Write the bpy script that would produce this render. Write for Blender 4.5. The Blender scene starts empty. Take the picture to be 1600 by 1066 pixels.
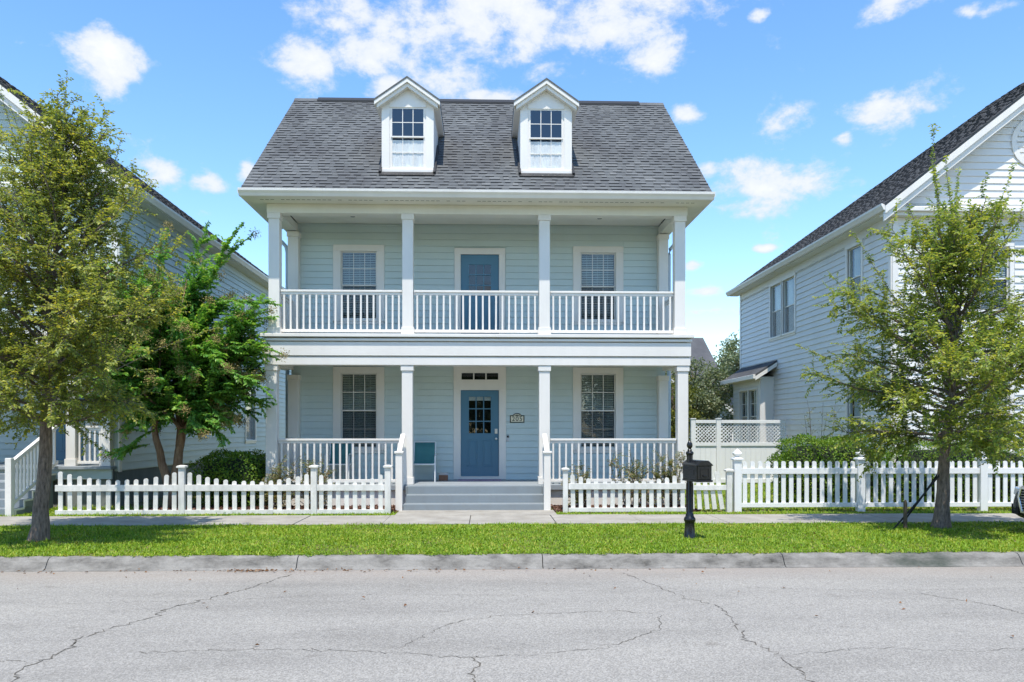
import bpy, bmesh, math, random
import numpy as np
from mathutils import Vector, Matrix

# ------------------------------------------------------------------ camera, sky, sun, exposure
scene = bpy.context.scene
col = scene.collection
R = math.radians

cam_data = bpy.data.cameras.new('camera')
cam_data.sensor_width = 36.0
cam_data.lens = 28.96
cam_data.shift_y = 0.0869
cam_data.clip_end = 3000
cam = bpy.data.objects.new('camera', cam_data)
cam.location = (0, 0, 1.69)
cam.rotation_euler = (R(90), 0, R(-1.8))
col.objects.link(cam)
scene.camera = cam

SUN_EL, SUN_AZ = R(69), R(185)          # azimuth clockwise from +Y
sun_dir = Vector((math.sin(SUN_AZ) * math.cos(SUN_EL), math.cos(SUN_AZ) * math.cos(SUN_EL), math.sin(SUN_EL)))
sd = bpy.data.lights.new('sun', 'SUN')
sd.energy = 2.9
sd.angle = R(0.53)
sd.color = (1.0, 0.945, 0.85)
sun = bpy.data.objects.new('sun', sd)
sun.rotation_euler = sun_dir.to_track_quat('Z', 'Y').to_euler()
sun.location = (0, 0, 30)
col.objects.link(sun)

scene.view_settings.view_transform = 'Standard'
scene.view_settings.look = 'None'
scene.view_settings.gamma = 1
scene.view_settings.use_curve_mapping = False
scene.view_settings.exposure = 0.95
scene.cycles.max_bounces = 8
scene.cycles.transparent_max_bounces = 12
scene.cycles.use_denoising = True

world = bpy.data.worlds.new('World')
scene.world = world
world.use_nodes = True


def build_world():
    nt = world.node_tree
    for n in list(nt.nodes):
        nt.nodes.remove(n)
    N = nt.nodes.new
    L = nt.links.new
    out = N('ShaderNodeOutputWorld')
    bg = N('ShaderNodeBackground')
    bg.inputs['Strength'].default_value = 0.15
    sky = N('ShaderNodeTexSky')
    sky.sky_type = 'NISHITA'
    sky.sun_disc = False
    sky.sun_elevation = SUN_EL
    sky.sun_rotation = SUN_AZ
    sky.air_density = 1.0
    sky.dust_density = 0.15
    sky.ozone_density = 1.5
    tc = N('ShaderNodeTexCoord')
    d = tc.outputs['Generated']

    def math_(op, a, b=None, clamp=False):
        m = N('ShaderNodeMath'); m.operation = op; m.use_clamp = clamp
        for i, v in enumerate((a, b)):
            if v is None: continue
            if isinstance(v, (int, float)): m.inputs[i].default_value = v
            else: L(v, m.inputs[i])
        return m.outputs[0]

    # cumulus banks: where they float in this sky (direction, angular half-width, half-height)
    banks = [(-0.146, 0.444, 0.062, 0.035), (-0.097, 0.425, 0.072, 0.043), (-0.028, 0.436, 0.085, 0.049), (0.042, 0.440, 0.085, 0.049), (0.111, 0.439, 0.085, 0.044), (0.170, 0.424, 0.052, 0.040), (0.189, 0.406, 0.036, 0.022), (-0.193, 0.396, 0.049, 0.029), (-0.139, 0.409, 0.052, 0.026), (-0.042, 0.390, 0.061, 0.035), (-0.105, 0.380, 0.031, 0.017), (-0.005, 0.376, 0.044, 0.011), (0.069, 0.460, 0.186, 0.034), (-0.384, 0.373, 0.034, 0.037), (-0.351, 0.275, 0.028, 0.019), (-0.305, 0.270, 0.020, 0.014), (-0.264, 0.288, 0.012, 0.017), (0.321, 0.337, 0.037, 0.026), (0.419, 0.330, 0.046, 0.029), (0.382, 0.312, 0.014, 0.009), (0.320, 0.275, 0.073, 0.034), (0.300, 0.251, 0.063, 0.017), (0.406, 0.421, 0.047, 0.019), (0.478, 0.407, 0.036, 0.011), (0.222, 0.352, 0.020, 0.014), (0.248, 0.294, 0.016, 0.013), (0.247, 0.162, 0.038, 0.007), (0.262, 0.138, 0.046, 0.007), (0.240, 0.191, 0.015, 0.009), (0.316, 0.206, 0.013, 0.005), (0.285, 0.434, 0.012, 0.007)]
    acc = None
    for (hx, hz, rx, rz) in banks:
        c = Vector((hx, math.sqrt(max(0.05, 1 - hx * hx - hz * hz)), hz))
        s = N('ShaderNodeVectorMath'); s.operation = 'SUBTRACT'
        L(d, s.inputs[0]); s.inputs[1].default_value = c
        m = N('ShaderNodeVectorMath'); m.operation = 'MULTIPLY'
        L(s.outputs[0], m.inputs[0]); m.inputs[1].default_value = (1 / rx, 1 / rx, 1 / rz)
        ln = N('ShaderNodeVectorMath'); ln.operation = 'LENGTH'
        L(m.outputs[0], ln.inputs[0])
        v = math_('SUBTRACT', 1.35, ln.outputs['Value'], True)
        acc = v if acc is None else math_('SMOOTH_MAX', acc, v)
        if acc.node.operation == 'SMOOTH_MAX':
            acc.node.inputs[2].default_value = 0.12
    # the rest of the sky carries the same kind of scattered cumulus
    far = N('ShaderNodeTexNoise'); far.inputs['Scale'].default_value = 3.1; far.inputs['Detail'].default_value = 3
    L(d, far.inputs['Vector'])
    sep = N('ShaderNodeSeparateXYZ'); L(d, sep.inputs[0])
    beyond = math_('SUBTRACT', 0.55, math_('MULTIPLY', sep.outputs['Y'], 1.0), True)
    beyond = math_('MULTIPLY', beyond, 2.0, True)
    scat = math_('MULTIPLY', math_('MULTIPLY', math_('SUBTRACT', far.outputs['Fac'], 0.56, True), 6.0, True), beyond)
    acc = math_('MAXIMUM', acc, scat)
    n1 = N('ShaderNodeTexNoise'); n1.inputs['Scale'].default_value = 15; n1.inputs['Detail'].default_value = 10; n1.inputs['Roughness'].default_value = 0.66
    n1.inputs['Distortion'].default_value = 0.15
    mp = N('ShaderNodeMapping'); mp.inputs['Scale'].default_value = (1, 1, 1.5); mp.inputs['Location'].default_value = (3.1, 1.7, 0.4)
    L(d, mp.inputs['Vector']); L(mp.outputs[0], n1.inputs['Vector'])
    n2 = N('ShaderNodeTexNoise'); n2.inputs['Scale'].default_value = 34; n2.inputs['Detail'].default_value = 8; n2.inputs['Roughness'].default_value = 0.6
    L(mp.outputs[0], n2.inputs['Vector'])
    dens = math_('ADD', acc, math_('MULTIPLY', math_('SUBTRACT', n1.outputs['Fac'], 0.49), 2.7))
    dens = math_('ADD', dens, math_('MULTIPLY', math_('SUBTRACT', n2.outputs['Fac'], 0.5), 1.1))
    mr = N('ShaderNodeMapRange'); mr.interpolation_type = 'SMOOTHSTEP'
    L(dens, mr.inputs['Value']); mr.inputs['From Min'].default_value = 0.40; mr.inputs['From Max'].default_value = 1.12
    dens_hi = N('ShaderNodeMapRange'); L(dens, dens_hi.inputs['Value'])
    dens_hi.inputs['From Min'].default_value = 0.75; dens_hi.inputs['From Max'].default_value = 1.75
    cc = N('ShaderNodeMix'); cc.data_type = 'RGBA'
    L(dens_hi.outputs[0], cc.inputs['Factor'])
    cc.inputs['A'].default_value = (2.75, 3.0, 3.35, 1)
    cc.inputs['B'].default_value = (3.7, 3.72, 3.75, 1)
    mix = N('ShaderNodeMix'); mix.data_type = 'RGBA'
    cov = math_('MULTIPLY', mr.outputs[0], 0.95)
    L(cov, mix.inputs['Factor'])
    hs = N('ShaderNodeHueSaturation'); hs.inputs['Saturation'].default_value = 1.2
    L(sky.outputs[0], hs.inputs['Color']); L(hs.outputs[0], mix.inputs['A'])
    L(cc.outputs['Result'], mix.inputs['B'])
    L(mix.outputs['Result'], bg.inputs['Color'])
    L(bg.outputs[0], out.inputs['Surface'])


build_world()

# ------------------------------------------------------------------ materials (all procedural)
MATS = {}


def new_mat(name):
    m = bpy.data.materials.new(name)
    m.use_nodes = True
    nt = m.node_tree
    b = nt.nodes['Principled BSDF']
    MATS[name] = m
    return m, nt, b


def position(nt, scale=(1, 1, 1)):
    g = nt.nodes.new('ShaderNodeNewGeometry')
    mp = nt.nodes.new('ShaderNodeMapping')
    mp.inputs['Scale'].default_value = scale
    nt.links.new(g.outputs['Position'], mp.inputs['Vector'])
    return mp.outputs[0]


def noise(nt, vec, scale, detail=4, rough=0.55):
    n = nt.nodes.new('ShaderNodeTexNoise')
    n.inputs['Scale'].default_value = scale
    n.inputs['Detail'].default_value = detail
    n.inputs['Roughness'].default_value = rough
    nt.links.new(vec, n.inputs['Vector'])
    return n.outputs['Fac']


def ramp(nt, fac, stops):
    r = nt.nodes.new('ShaderNodeValToRGB')
    e = r.color_ramp.elements
    while len(e) > 1:
        e.remove(e[-1])
    e[0].position = stops[0][0]; e[0].color = (*stops[0][1], 1)
    for p, c in stops[1:]:
        x = e.new(p); x.color = (*c, 1)
    nt.links.new(fac, r.inputs[0])
    return r.outputs[0]


def mixc(nt, fac, a, b, mode='MIX'):
    m = nt.nodes.new('ShaderNodeMix'); m.data_type = 'RGBA'; m.blend_type = mode
    for k, v in (('Factor', fac), ('A', a), ('B', b)):
        if isinstance(v, (int, float)):
            m.inputs[k].default_value = v
        elif isinstance(v, tuple):
            m.inputs[k].default_value = (*v[:3], 1)
        else:
            nt.links.new(v, m.inputs[k])
    return m.outputs['Result']


def bump(nt, b, height, strength, dist=0.01):
    n = nt.nodes.new('ShaderNodeBump')
    n.inputs['Strength'].default_value = strength
    n.inputs['Distance'].default_value = dist
    nt.links.new(height, n.inputs['Height'])
    nt.links.new(n.outputs[0], b.inputs['Normal'])


def paint(name, colour, rough=0.5, dirt=0.12, scale=3.0, dirt_col=None, bumpy=0.06):
    m, nt, b = new_mat(name)
    v = position(nt, (1, 1, 0.45))
    f = noise(nt, v, scale, 6, 0.62)
    dc = dirt_col or tuple(c * 0.72 for c in colour)
    c = ramp(nt, f, [(0.36, colour), (0.74, tuple(x + (y - x) * min(1, dirt * 4) for x, y in zip(colour, dc)))])
    nt.links.new(c, b.inputs['Base Color'])
    b.inputs['Roughness'].default_value = rough
    f2 = noise(nt, position(nt), 160, 2)
    bump(nt, b, f2, bumpy, 0.004)
    return m


paint('white_paint', (0.81, 0.77, 0.71), 0.42, 0.08, 2.2)
paint('soffit_paint', (0.78, 0.765, 0.70), 0.55, 0.10, 1.6)
paint('fence_paint', (0.80, 0.775, 0.73), 0.5, 0.22, 5.5, (0.50, 0.50, 0.46))
paint('vinyl', (0.83, 0.835, 0.83), 0.35, 0.06, 2.0)
paint('siding_blue', (0.575, 0.67, 0.655), 0.5, 0.06, 1.4)
paint('siding_green', (0.50, 0.57, 0.54), 0.5, 0.08, 1.2)
paint('siding_pale', (0.77, 0.755, 0.72), 0.5, 0.07, 1.2)
paint('foundation', (0.20, 0.215, 0.205), 0.8, 0.2, 2.5, None, 0.3)
paint('door_blue', (0.065, 0.185, 0.275), 0.32, 0.05, 2.0)
paint('step_grey', (0.22, 0.255, 0.275), 0.65, 0.2, 3.5, (0.20, 0.22, 0.23), 0.2)
paint('deck_grey', (0.30, 0.33, 0.35), 0.6, 0.15, 3.0)
paint('black_metal', (0.009, 0.009, 0.010), 0.27, 0.06, 6.0, (0.02, 0.02, 0.019), 0.08)
paint('flashing_black', (0.012, 0.013, 0.015), 0.6)
paint('downspout_metal', (0.62, 0.66, 0.70), 0.4)
paint('teal_sling', (0.055, 0.205, 0.21), 0.75, 0.1, 8.0, None, 0.4)
paint('chair_white', (0.78, 0.80, 0.80), 0.35)
paint('plaque_cream', (0.85, 0.78, 0.58), 0.5)
paint('plaque_dark', (0.025, 0.035, 0.025), 0.5)
paint('doorbell_silver', (0.55, 0.56, 0.57), 0.3)
paint('brown_box', (0.27, 0.13, 0.075), 0.8, 0.25, 20)
paint('box_lid', (0.50, 0.47, 0.45), 0.7)
paint('doormat', (0.42, 0.33, 0.42), 0.95, 0.25, 40, (0.16, 0.08, 0.14), 0.8)
paint('blind', (0.84, 0.84, 0.81), 0.5)
paint('curtain', (0.90, 0.89, 0.87), 0.9, 0.2, 7.0, (0.6, 0.6, 0.6))
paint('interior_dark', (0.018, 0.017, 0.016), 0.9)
paint('fixture', (0.22, 0.23, 0.22), 0.4)
paint('wood_stake', (0.10, 0.075, 0.05), 0.9, 0.3, 12, None, 0.5)
paint('strap_black', (0.012, 0.012, 0.012), 0.7)
paint('panicle', (0.36, 0.28, 0.10), 0.9, 0.3, 9)
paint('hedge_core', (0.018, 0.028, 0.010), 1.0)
paint('car_black', (0.012, 0.013, 0.015), 0.12, 0.02)
paint('tyre_rubber', (0.015, 0.015, 0.015), 0.85)
paint('far_wall', (0.52, 0.56, 0.58), 0.7)


def metal(name, colour, rough):
    m, nt, b = new_mat(name)
    b.inputs['Metallic'].default_value = 1
    b.inputs['Base Color'].default_value = (*colour, 1)
    f = noise(nt, position(nt), 25, 4)
    nt.links.new(ramp(nt, f, [(0.3, (rough,) * 3), (0.7, (rough + 0.12,) * 3)]), b.inputs['Roughness'])


metal('chrome', (0.75, 0.76, 0.77), 0.12)
metal('nickel', (0.62, 0.60, 0.57), 0.28)
metal('rim_alloy', (0.42, 0.43, 0.44), 0.3)


def mat_glass(name, tint, base_reflect, rough=0.01):
    m, nt, b = new_mat(name)
    nt.nodes.remove(b)
    N = nt.nodes.new
    out = nt.nodes['Material Output']
    tr = N('ShaderNodeBsdfTransparent'); tr.inputs[0].default_value = (*tint, 1)
    gl = N('ShaderNodeBsdfGlossy'); gl.inputs['Roughness'].default_value = rough
    gl.inputs['Color'].default_value = (0.95, 0.97, 1, 1)
    fr = N('ShaderNodeFresnel'); fr.inputs['IOR'].default_value = 1.5
    ad = N('ShaderNodeMath'); ad.operation = 'ADD'; ad.inputs[1].default_value = base_reflect; ad.use_clamp = True
    nt.links.new(fr.outputs[0], ad.inputs[0])
    nz = noise(nt, position(nt), 1.3, 2)
    bp = N('ShaderNodeBump'); bp.inputs['Strength'].default_value = 0.05; bp.inputs['Distance'].default_value = 0.02
    nt.links.new(nz, bp.inputs['Height']); nt.links.new(bp.outputs[0], gl.inputs['Normal'])
    geo = N('ShaderNodeNewGeometry')          # reflect at the outer face of the pane only
    inv = N('ShaderNodeMath'); inv.operation = 'SUBTRACT'; inv.inputs[0].default_value = 1; nt.links.new(geo.outputs['Backfacing'], inv.inputs[1])
    ml = N('ShaderNodeMath'); ml.operation = 'MULTIPLY'; nt.links.new(ad.outputs[0], ml.inputs[0]); nt.links.new(inv.outputs[0], ml.inputs[1])
    mx = N('ShaderNodeMixShader')
    nt.links.new(ml.outputs[0], mx.inputs[0]); nt.links.new(tr.outputs[0], mx.inputs[1]); nt.links.new(gl.outputs[0], mx.inputs[2])
    nt.links.new(mx.outputs[0], out.inputs['Surface'])


mat_glass('glass', (0.86, 0.90, 0.90), 0.03)
mat_glass('glass_clear', (0.95, 0.96, 0.96), -0.02)
mat_glass('glass_dark', (0.30, 0.36, 0.42), 0.06)
mat_glass('screen_mesh', (0.80, 0.80, 0.80), -0.03, 0.6)


def mat_leaf(name, stops, transl=0.35, rough=0.45, spec=0.4):
    m, nt, b = new_mat(name)
    g = nt.nodes.new('ShaderNodeNewGeometry')
    n = noise(nt, position(nt), 1.3, 4, 0.65)
    mx = nt.nodes.new('ShaderNodeMath'); mx.operation = 'MULTIPLY_ADD'
    nt.links.new(n, mx.inputs[0]); mx.inputs[1].default_value = 0.9
    sub = nt.nodes.new('ShaderNodeMath'); sub.operation = 'MULTIPLY_ADD'
    nt.links.new(g.outputs['Random Per Island'], sub.inputs[0]); sub.inputs[1].default_value = 0.75; sub.inputs[2].default_value = -0.32
    nt.links.new(sub.outputs[0], mx.inputs[2])
    c = ramp(nt, mx.outputs[0], stops)
    nt.links.new(c, b.inputs['Base Color'])
    b.inputs['Roughness'].default_value = rough
    b.inputs['Specular IOR Level'].default_value = spec
    t = nt.nodes.new('ShaderNodeBsdfTranslucent')
    tc = mixc(nt, 1.0, c, (1.25, 1.2, 0.55), 'MULTIPLY')
    nt.links.new(tc, t.inputs['Color'])
    ms = nt.nodes.new('ShaderNodeMixShader'); ms.inputs[0].default_value = transl
    nt.links.new(b.outputs[0], ms.inputs[1]); nt.links.new(t.outputs[0], ms.inputs[2])
    nt.links.new(ms.outputs[0], nt.nodes['Material Output'].inputs['Surface'])


mat_leaf('leaf_elm', [(0.0, (0.12, 0.185, 0.045)), (0.4, (0.245, 0.305, 0.07)), (0.75, (0.39, 0.42, 0.09)), (0.99, (0.65, 0.57, 0.09))], 0.45)
mat_leaf('leaf_elm_fresh', [(0.0, (0.10, 0.18, 0.045)), (0.4, (0.23, 0.32, 0.065)), (0.75, (0.42, 0.46, 0.09)), (1.0, (0.62, 0.58, 0.10))], 0.45)
mat_leaf('leaf_crape', [(0.0, (0.09, 0.25, 0.06)), (0.5, (0.18, 0.41, 0.085)), (0.85, (0.33, 0.53, 0.11)), (1.0, (0.5, 0.58, 0.12))], 0.45, 0.32, 0.6)
mat_leaf('leaf_hedge', [(0.0, (0.05, 0.12, 0.012)), (0.5, (0.12, 0.24, 0.018)), (1.0, (0.30, 0.40, 0.03))], 0.3)
mat_leaf('leaf_rose', [(0.0, (0.10, 0.14, 0.05)), (0.5, (0.20, 0.24, 0.09)), (0.85, (0.36, 0.27, 0.16)), (1.0, (0.48, 0.24, 0.18))], 0.3)
mat_leaf('leaf_far', [(0.0, (0.09, 0.13, 0.07)), (0.5, (0.19, 0.24, 0.13)), (1.0, (0.34, 0.35, 0.21))], 0.25)
mat_leaf('leaf_gold', [(0.0, (0.07, 0.10, 0.015)), (0.6, (0.17, 0.19, 0.03)), (1.0, (0.30, 0.28, 0.05))], 0.3)
mat_leaf('grass_blade', [(0.0, (0.075, 0.155, 0.012)), (0.35, (0.17, 0.31, 0.02)), (0.7, (0.29, 0.42, 0.032)), (1.0, (0.50, 0.46, 0.10))], 0.35, 0.5, 0.3)
mat_leaf('dry_leaf', [(0.0, (0.10, 0.045, 0.015)), (0.5, (0.22, 0.09, 0.025)), (1.0, (0.30, 0.17, 0.06))], 0.1)
mat_leaf('mulch_chip', [(0.0, (0.05, 0.022, 0.014)), (0.5, (0.15, 0.07, 0.045)), (1.0, (0.30, 0.18, 0.13))], 0.0, 0.9)
mat_leaf('petal_red', [(0.0, (0.45, 0.02, 0.05)), (1.0, (0.6, 0.05, 0.10))], 0.3)


def mat_bark(name, c0, c1, scale=(14, 14, 3)):
    m, nt, b = new_mat(name)
    v = position(nt, scale)
    f = noise(nt, v, 1.6, 7, 0.68)
    nt.links.new(ramp(nt, f, [(0.3, c0), (0.68, c1)]), b.inputs['Base Color'])
    b.inputs['Roughness'].default_value = 0.9
    bump(nt, b, f, 0.9, 0.03)


mat_bark('bark_elm', (0.05, 0.037, 0.028), (0.30, 0.225, 0.175), (22, 22, 5))
mat_bark('bark_twig', (0.10, 0.085, 0.07), (0.26, 0.225, 0.19))
mat_bark('bark_crape', (0.15, 0.085, 0.05), (0.36, 0.24, 0.155), (8, 8, 2))
mat_bark('bark_rose', (0.07, 0.05, 0.035), (0.18, 0.13, 0.09))


def mat_ground():
    m, nt, b = new_mat('lawn_soil')
    v = position(nt)
    f = noise(nt, v, 1.1, 6)
    f2 = noise(nt, v, 30, 4)
    c = ramp(nt, f, [(0.3, (0.08, 0.10, 0.02)), (0.5, (0.15, 0.15, 0.04)), (0.7, (0.22, 0.17, 0.09))])
    c = mixc(nt, 0.5, c, ramp(nt, f2, [(0.3, (0.55, 0.55, 0.5)), (0.7, (1.2, 1.2, 1.1))]), 'MULTIPLY')
    nt.links.new(c, b.inputs['Base Color']); b.inputs['Roughness'].default_value = 0.95
    bump(nt, b, f2, 0.6, 0.03)

    m, nt, b = new_mat('mulch_soil')
    f = noise(nt, position(nt), 22, 6, 0.7)
    nt.links.new(ramp(nt, f, [(0.3, (0.035, 0.018, 0.012)), (0.55, (0.12, 0.055, 0.035)), (0.75, (0.22, 0.13, 0.09))]), b.inputs['Base Color'])
    b.inputs['Roughness'].default_value = 1; bump(nt, b, f, 1, 0.04)

    m, nt, b = new_mat('asphalt')
    v = position(nt)
    vo = nt.nodes.new('ShaderNodeTexVoronoi'); vo.inputs['Scale'].default_value = 85
    nt.links.new(v, vo.inputs['Vector'])
    agg = ramp(nt, vo.outputs['Color'], [(0.1, (0.22, 0.206, 0.182)), (0.5, (0.30, 0.281, 0.25)), (0.9, (0.41, 0.386, 0.344))])
    broad = noise(nt, position(nt, (0.35, 1.3, 1)), 0.9, 6, 0.6)
    c = mixc(nt, 0.6, agg, ramp(nt, broad, [(0.30, (0.66, 0.65, 0.64)), (0.5, (0.95, 0.945, 0.94)), (0.72, (1.14, 1.13, 1.11))]), 'MULTIPLY')
    spots = noise(nt, position(nt, (0.8, 1.6, 1)), 3.3, 7, 0.72)
    c = mixc(nt, 0.8, c, ramp(nt, spots, [(0.26, (0.62, 0.60, 0.57)), (0.40, (1.0, 1.0, 1.0))]), 'MULTIPLY')
    fine = noise(nt, v, 240, 3, 0.7)
    c = mixc(nt, 0.7, c, ramp(nt, fine, [(0.3, (0.76, 0.755, 0.75)), (0.7, (1.18, 1.18, 1.17))]), 'MULTIPLY')
    # sandy grit washed to the gutter side
    sep = nt.nodes.new('ShaderNodeSeparateXYZ'); nt.links.new(v, sep.inputs[0])
    mr = nt.nodes.new('ShaderNodeMapRange'); nt.links.new(sep.outputs['Y'], mr.inputs[0])
    mr.inputs[1].default_value = 9.9; mr.inputs[2].default_value = 10.95
    gr = nt.nodes.new('ShaderNodeMath'); gr.operation = 'MULTIPLY'
    nt.links.new(mr.outputs[0], gr.inputs[0]); nt.links.new(noise(nt, position(nt, (0.6, 2, 1)), 2.2, 6, 0.7), gr.inputs[1])
    c = mixc(nt, gr.outputs[0], c, (0.33, 0.27, 0.22))
    nt.links.new(c, b.inputs['Base Color']); b.inputs['Roughness'].default_value = 0.88
    bump(nt, b, vo.outputs['Distance'], 0.5, 0.008)

    m, nt, b = new_mat('crack_fill')
    f = noise(nt, position(nt), 18, 4)
    nt.links.new(ramp(nt, f, [(0.3, (0.07, 0.06, 0.048)), (0.7, (0.17, 0.15, 0.12))]), b.inputs['Base Color'])
    b.inputs['Roughness'].default_value = 1

    m, nt, b = new_mat('joint_dark')
    f = noise(nt, position(nt), 30, 3)
    nt.links.new(ramp(nt, f, [(0.3, (0.04, 0.035, 0.03)), (0.7, (0.10, 0.09, 0.075))]), b.inputs['Base Color'])
    b.inputs['Roughness'].default_value = 1

    m, nt, b = new_mat('concrete')
    v = position(nt)
    f = noise(nt, v, 2.0, 8, 0.66)
    f2 = noise(nt, v, 90, 4, 0.7)
    c = ramp(nt, f, [(0.3, (0.26, 0.235, 0.20)), (0.6, (0.37, 0.345, 0.30)), (0.8, (0.42, 0.395, 0.35))])
    c = mixc(nt, 0.5, c, ramp(nt, f2, [(0.3, (0.75, 0.75, 0.75)), (0.7, (1.15, 1.15, 1.15))]), 'MULTIPLY')
    nt.links.new(c, b.inputs['Base Color']); b.inputs['Roughness'].default_value = 0.88
    bump(nt, b, f2, 0.35, 0.006)

    m, nt, b = new_mat('kerb_concrete')
    v = position(nt, (1, 1, 2.5))
    f = noise(nt, v, 2.6, 9, 0.72)
    f2 = noise(nt, position(nt), 70, 4, 0.7)
    c = ramp(nt, f, [(0.30, (0.06, 0.056, 0.048)), (0.42, (0.16, 0.15, 0.132)), (0.60, (0.27, 0.255, 0.228))])
    c = mixc(nt, 0.5, c, ramp(nt, f2, [(0.3, (0.72, 0.72, 0.72)), (0.7, (1.18, 1.18, 1.18))]), 'MULTIPLY')
    # mossy damp stain on one stretch of the kerb
    sep = nt.nodes.new('ShaderNodeSeparateXYZ'); nt.links.new(position(nt), sep.inputs[0])
    dx = nt.nodes.new('ShaderNodeMath'); dx.operation = 'SUBTRACT'; nt.links.new(sep.outputs['X'], dx.inputs[0]); dx.inputs[1].default_value = 5.95
    ab = nt.nodes.new('ShaderNodeMath'); ab.operation = 'ABSOLUTE'; nt.links.new(dx.outputs[0], ab.inputs[0])
    mr = nt.nodes.new('ShaderNodeMapRange'); nt.links.new(ab.outputs[0], mr.inputs[0])
    mr.inputs[1].default_value = 1.05; mr.inputs[2].default_value = 0.25
    st = nt.nodes.new('ShaderNodeMath'); st.operation = 'MULTIPLY_ADD'; nt.links.new(mr.outputs[0], st.inputs[0]); st.inputs[1].default_value = 1.1
    nn = noise(nt, position(nt, (1, 1, 3)), 3.2, 6, 0.7)
    nn2 = nt.nodes.new('ShaderNodeMath'); nn2.operation = 'MULTIPLY_ADD'; nt.links.new(nn, nn2.inputs[0]); nn2.inputs[1].default_value = 2.2; nn2.inputs[2].default_value = -1.55
    nt.links.new(nn2.outputs[0], st.inputs[2]); st.use_clamp = True
    c = mixc(nt, st.outputs[0], c, (0.055, 0.065, 0.05))
    nt.links.new(c, b.inputs['Base Color']); b.inputs['Roughness'].default_value = 0.9
    bump(nt, b, f2, 0.5, 0.008)


mat_ground()


def mat_shingle(name, stops):
    m, nt, b = new_mat(name)
    oi = nt.nodes.new('ShaderNodeObjectInfo')
    g = nt.nodes.new('ShaderNodeNewGeometry')
    a = nt.nodes.new('ShaderNodeMath'); a.operation = 'ADD'
    nt.links.new(oi.outputs['Random'], a.inputs[0]); nt.links.new(g.outputs['Random Per Island'], a.inputs[1])
    fr = nt.nodes.new('ShaderNodeMath'); fr.operation = 'FRACT'; nt.links.new(a.outputs[0], fr.inputs[0])
    c = ramp(nt, fr.outputs[0], stops)
    f = noise(nt, position(nt, (1, 0.6, 0.6)), 1.0, 6, 0.6)
    c = mixc(nt, 0.75, c, ramp(nt, f, [(0.32, (0.60, 0.58, 0.60)), (0.52, (0.96, 0.96, 0.96)), (0.68, (1.2, 1.2, 1.19))]), 'MULTIPLY')
    f2 = noise(nt, position(nt), 130, 3, 0.7)
    c = mixc(nt, 0.6, c, ramp(nt, f2, [(0.3, (0.6, 0.6, 0.6)), (0.7, (1.35, 1.35, 1.35))]), 'MULTIPLY')
    nt.links.new(c, b.inputs['Base Color']); b.inputs['Roughness'].default_value = 0.95
    bump(nt, b, f2, 0.5, 0.006)


mat_shingle('shingle_tab', [(0.0, (0.108, 0.113, 0.114)), (0.5, (0.128, 0.133, 0.133)), (1.0, (0.152, 0.156, 0.154))])
mat_shingle('shingle_under', [(0.0, (0.10, 0.105, 0.107)), (1.0, (0.12, 0.125, 0.124))])
mat_shingle('shingle_edge', [(0.0, (0.04, 0.04, 0.043)), (1.0, (0.07, 0.07, 0.075))])
mat_shingle('shingle_dark', [(0.0, (0.07, 0.07, 0.073)), (1.0, (0.12, 0.12, 0.122))])

# ------------------------------------------------------------------ mesh helpers
WLOC = {}


def place(o, loc, parent=None):
    loc = Vector(loc)
    o.location = loc
    if parent is not None:
        o.parent = parent
        o.matrix_parent_inverse = Matrix.Translation(-WLOC[parent.name])
    col.objects.link(o)
    WLOC[o.name] = loc
    return o


def tag(o, label=None, cat=None, group=None, kind=None):
    if label: o['label'] = label
    if cat: o['category'] = cat
    if group: o['group'] = group
    if kind: o['kind'] = kind
    return o


def thing(name, label, cat, loc=(0, 0, 0), group=None):
    o = bpy.data.objects.new(name, None)
    o.empty_display_size = 0.3
    place(o, loc)
    return tag(o, label, cat, group)


BOXF = [(0, 3, 2, 1), (4, 5, 6, 7), (0, 1, 5, 4), (1, 2, 6, 5), (2, 3, 7, 6), (3, 0, 4, 7)]


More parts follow.
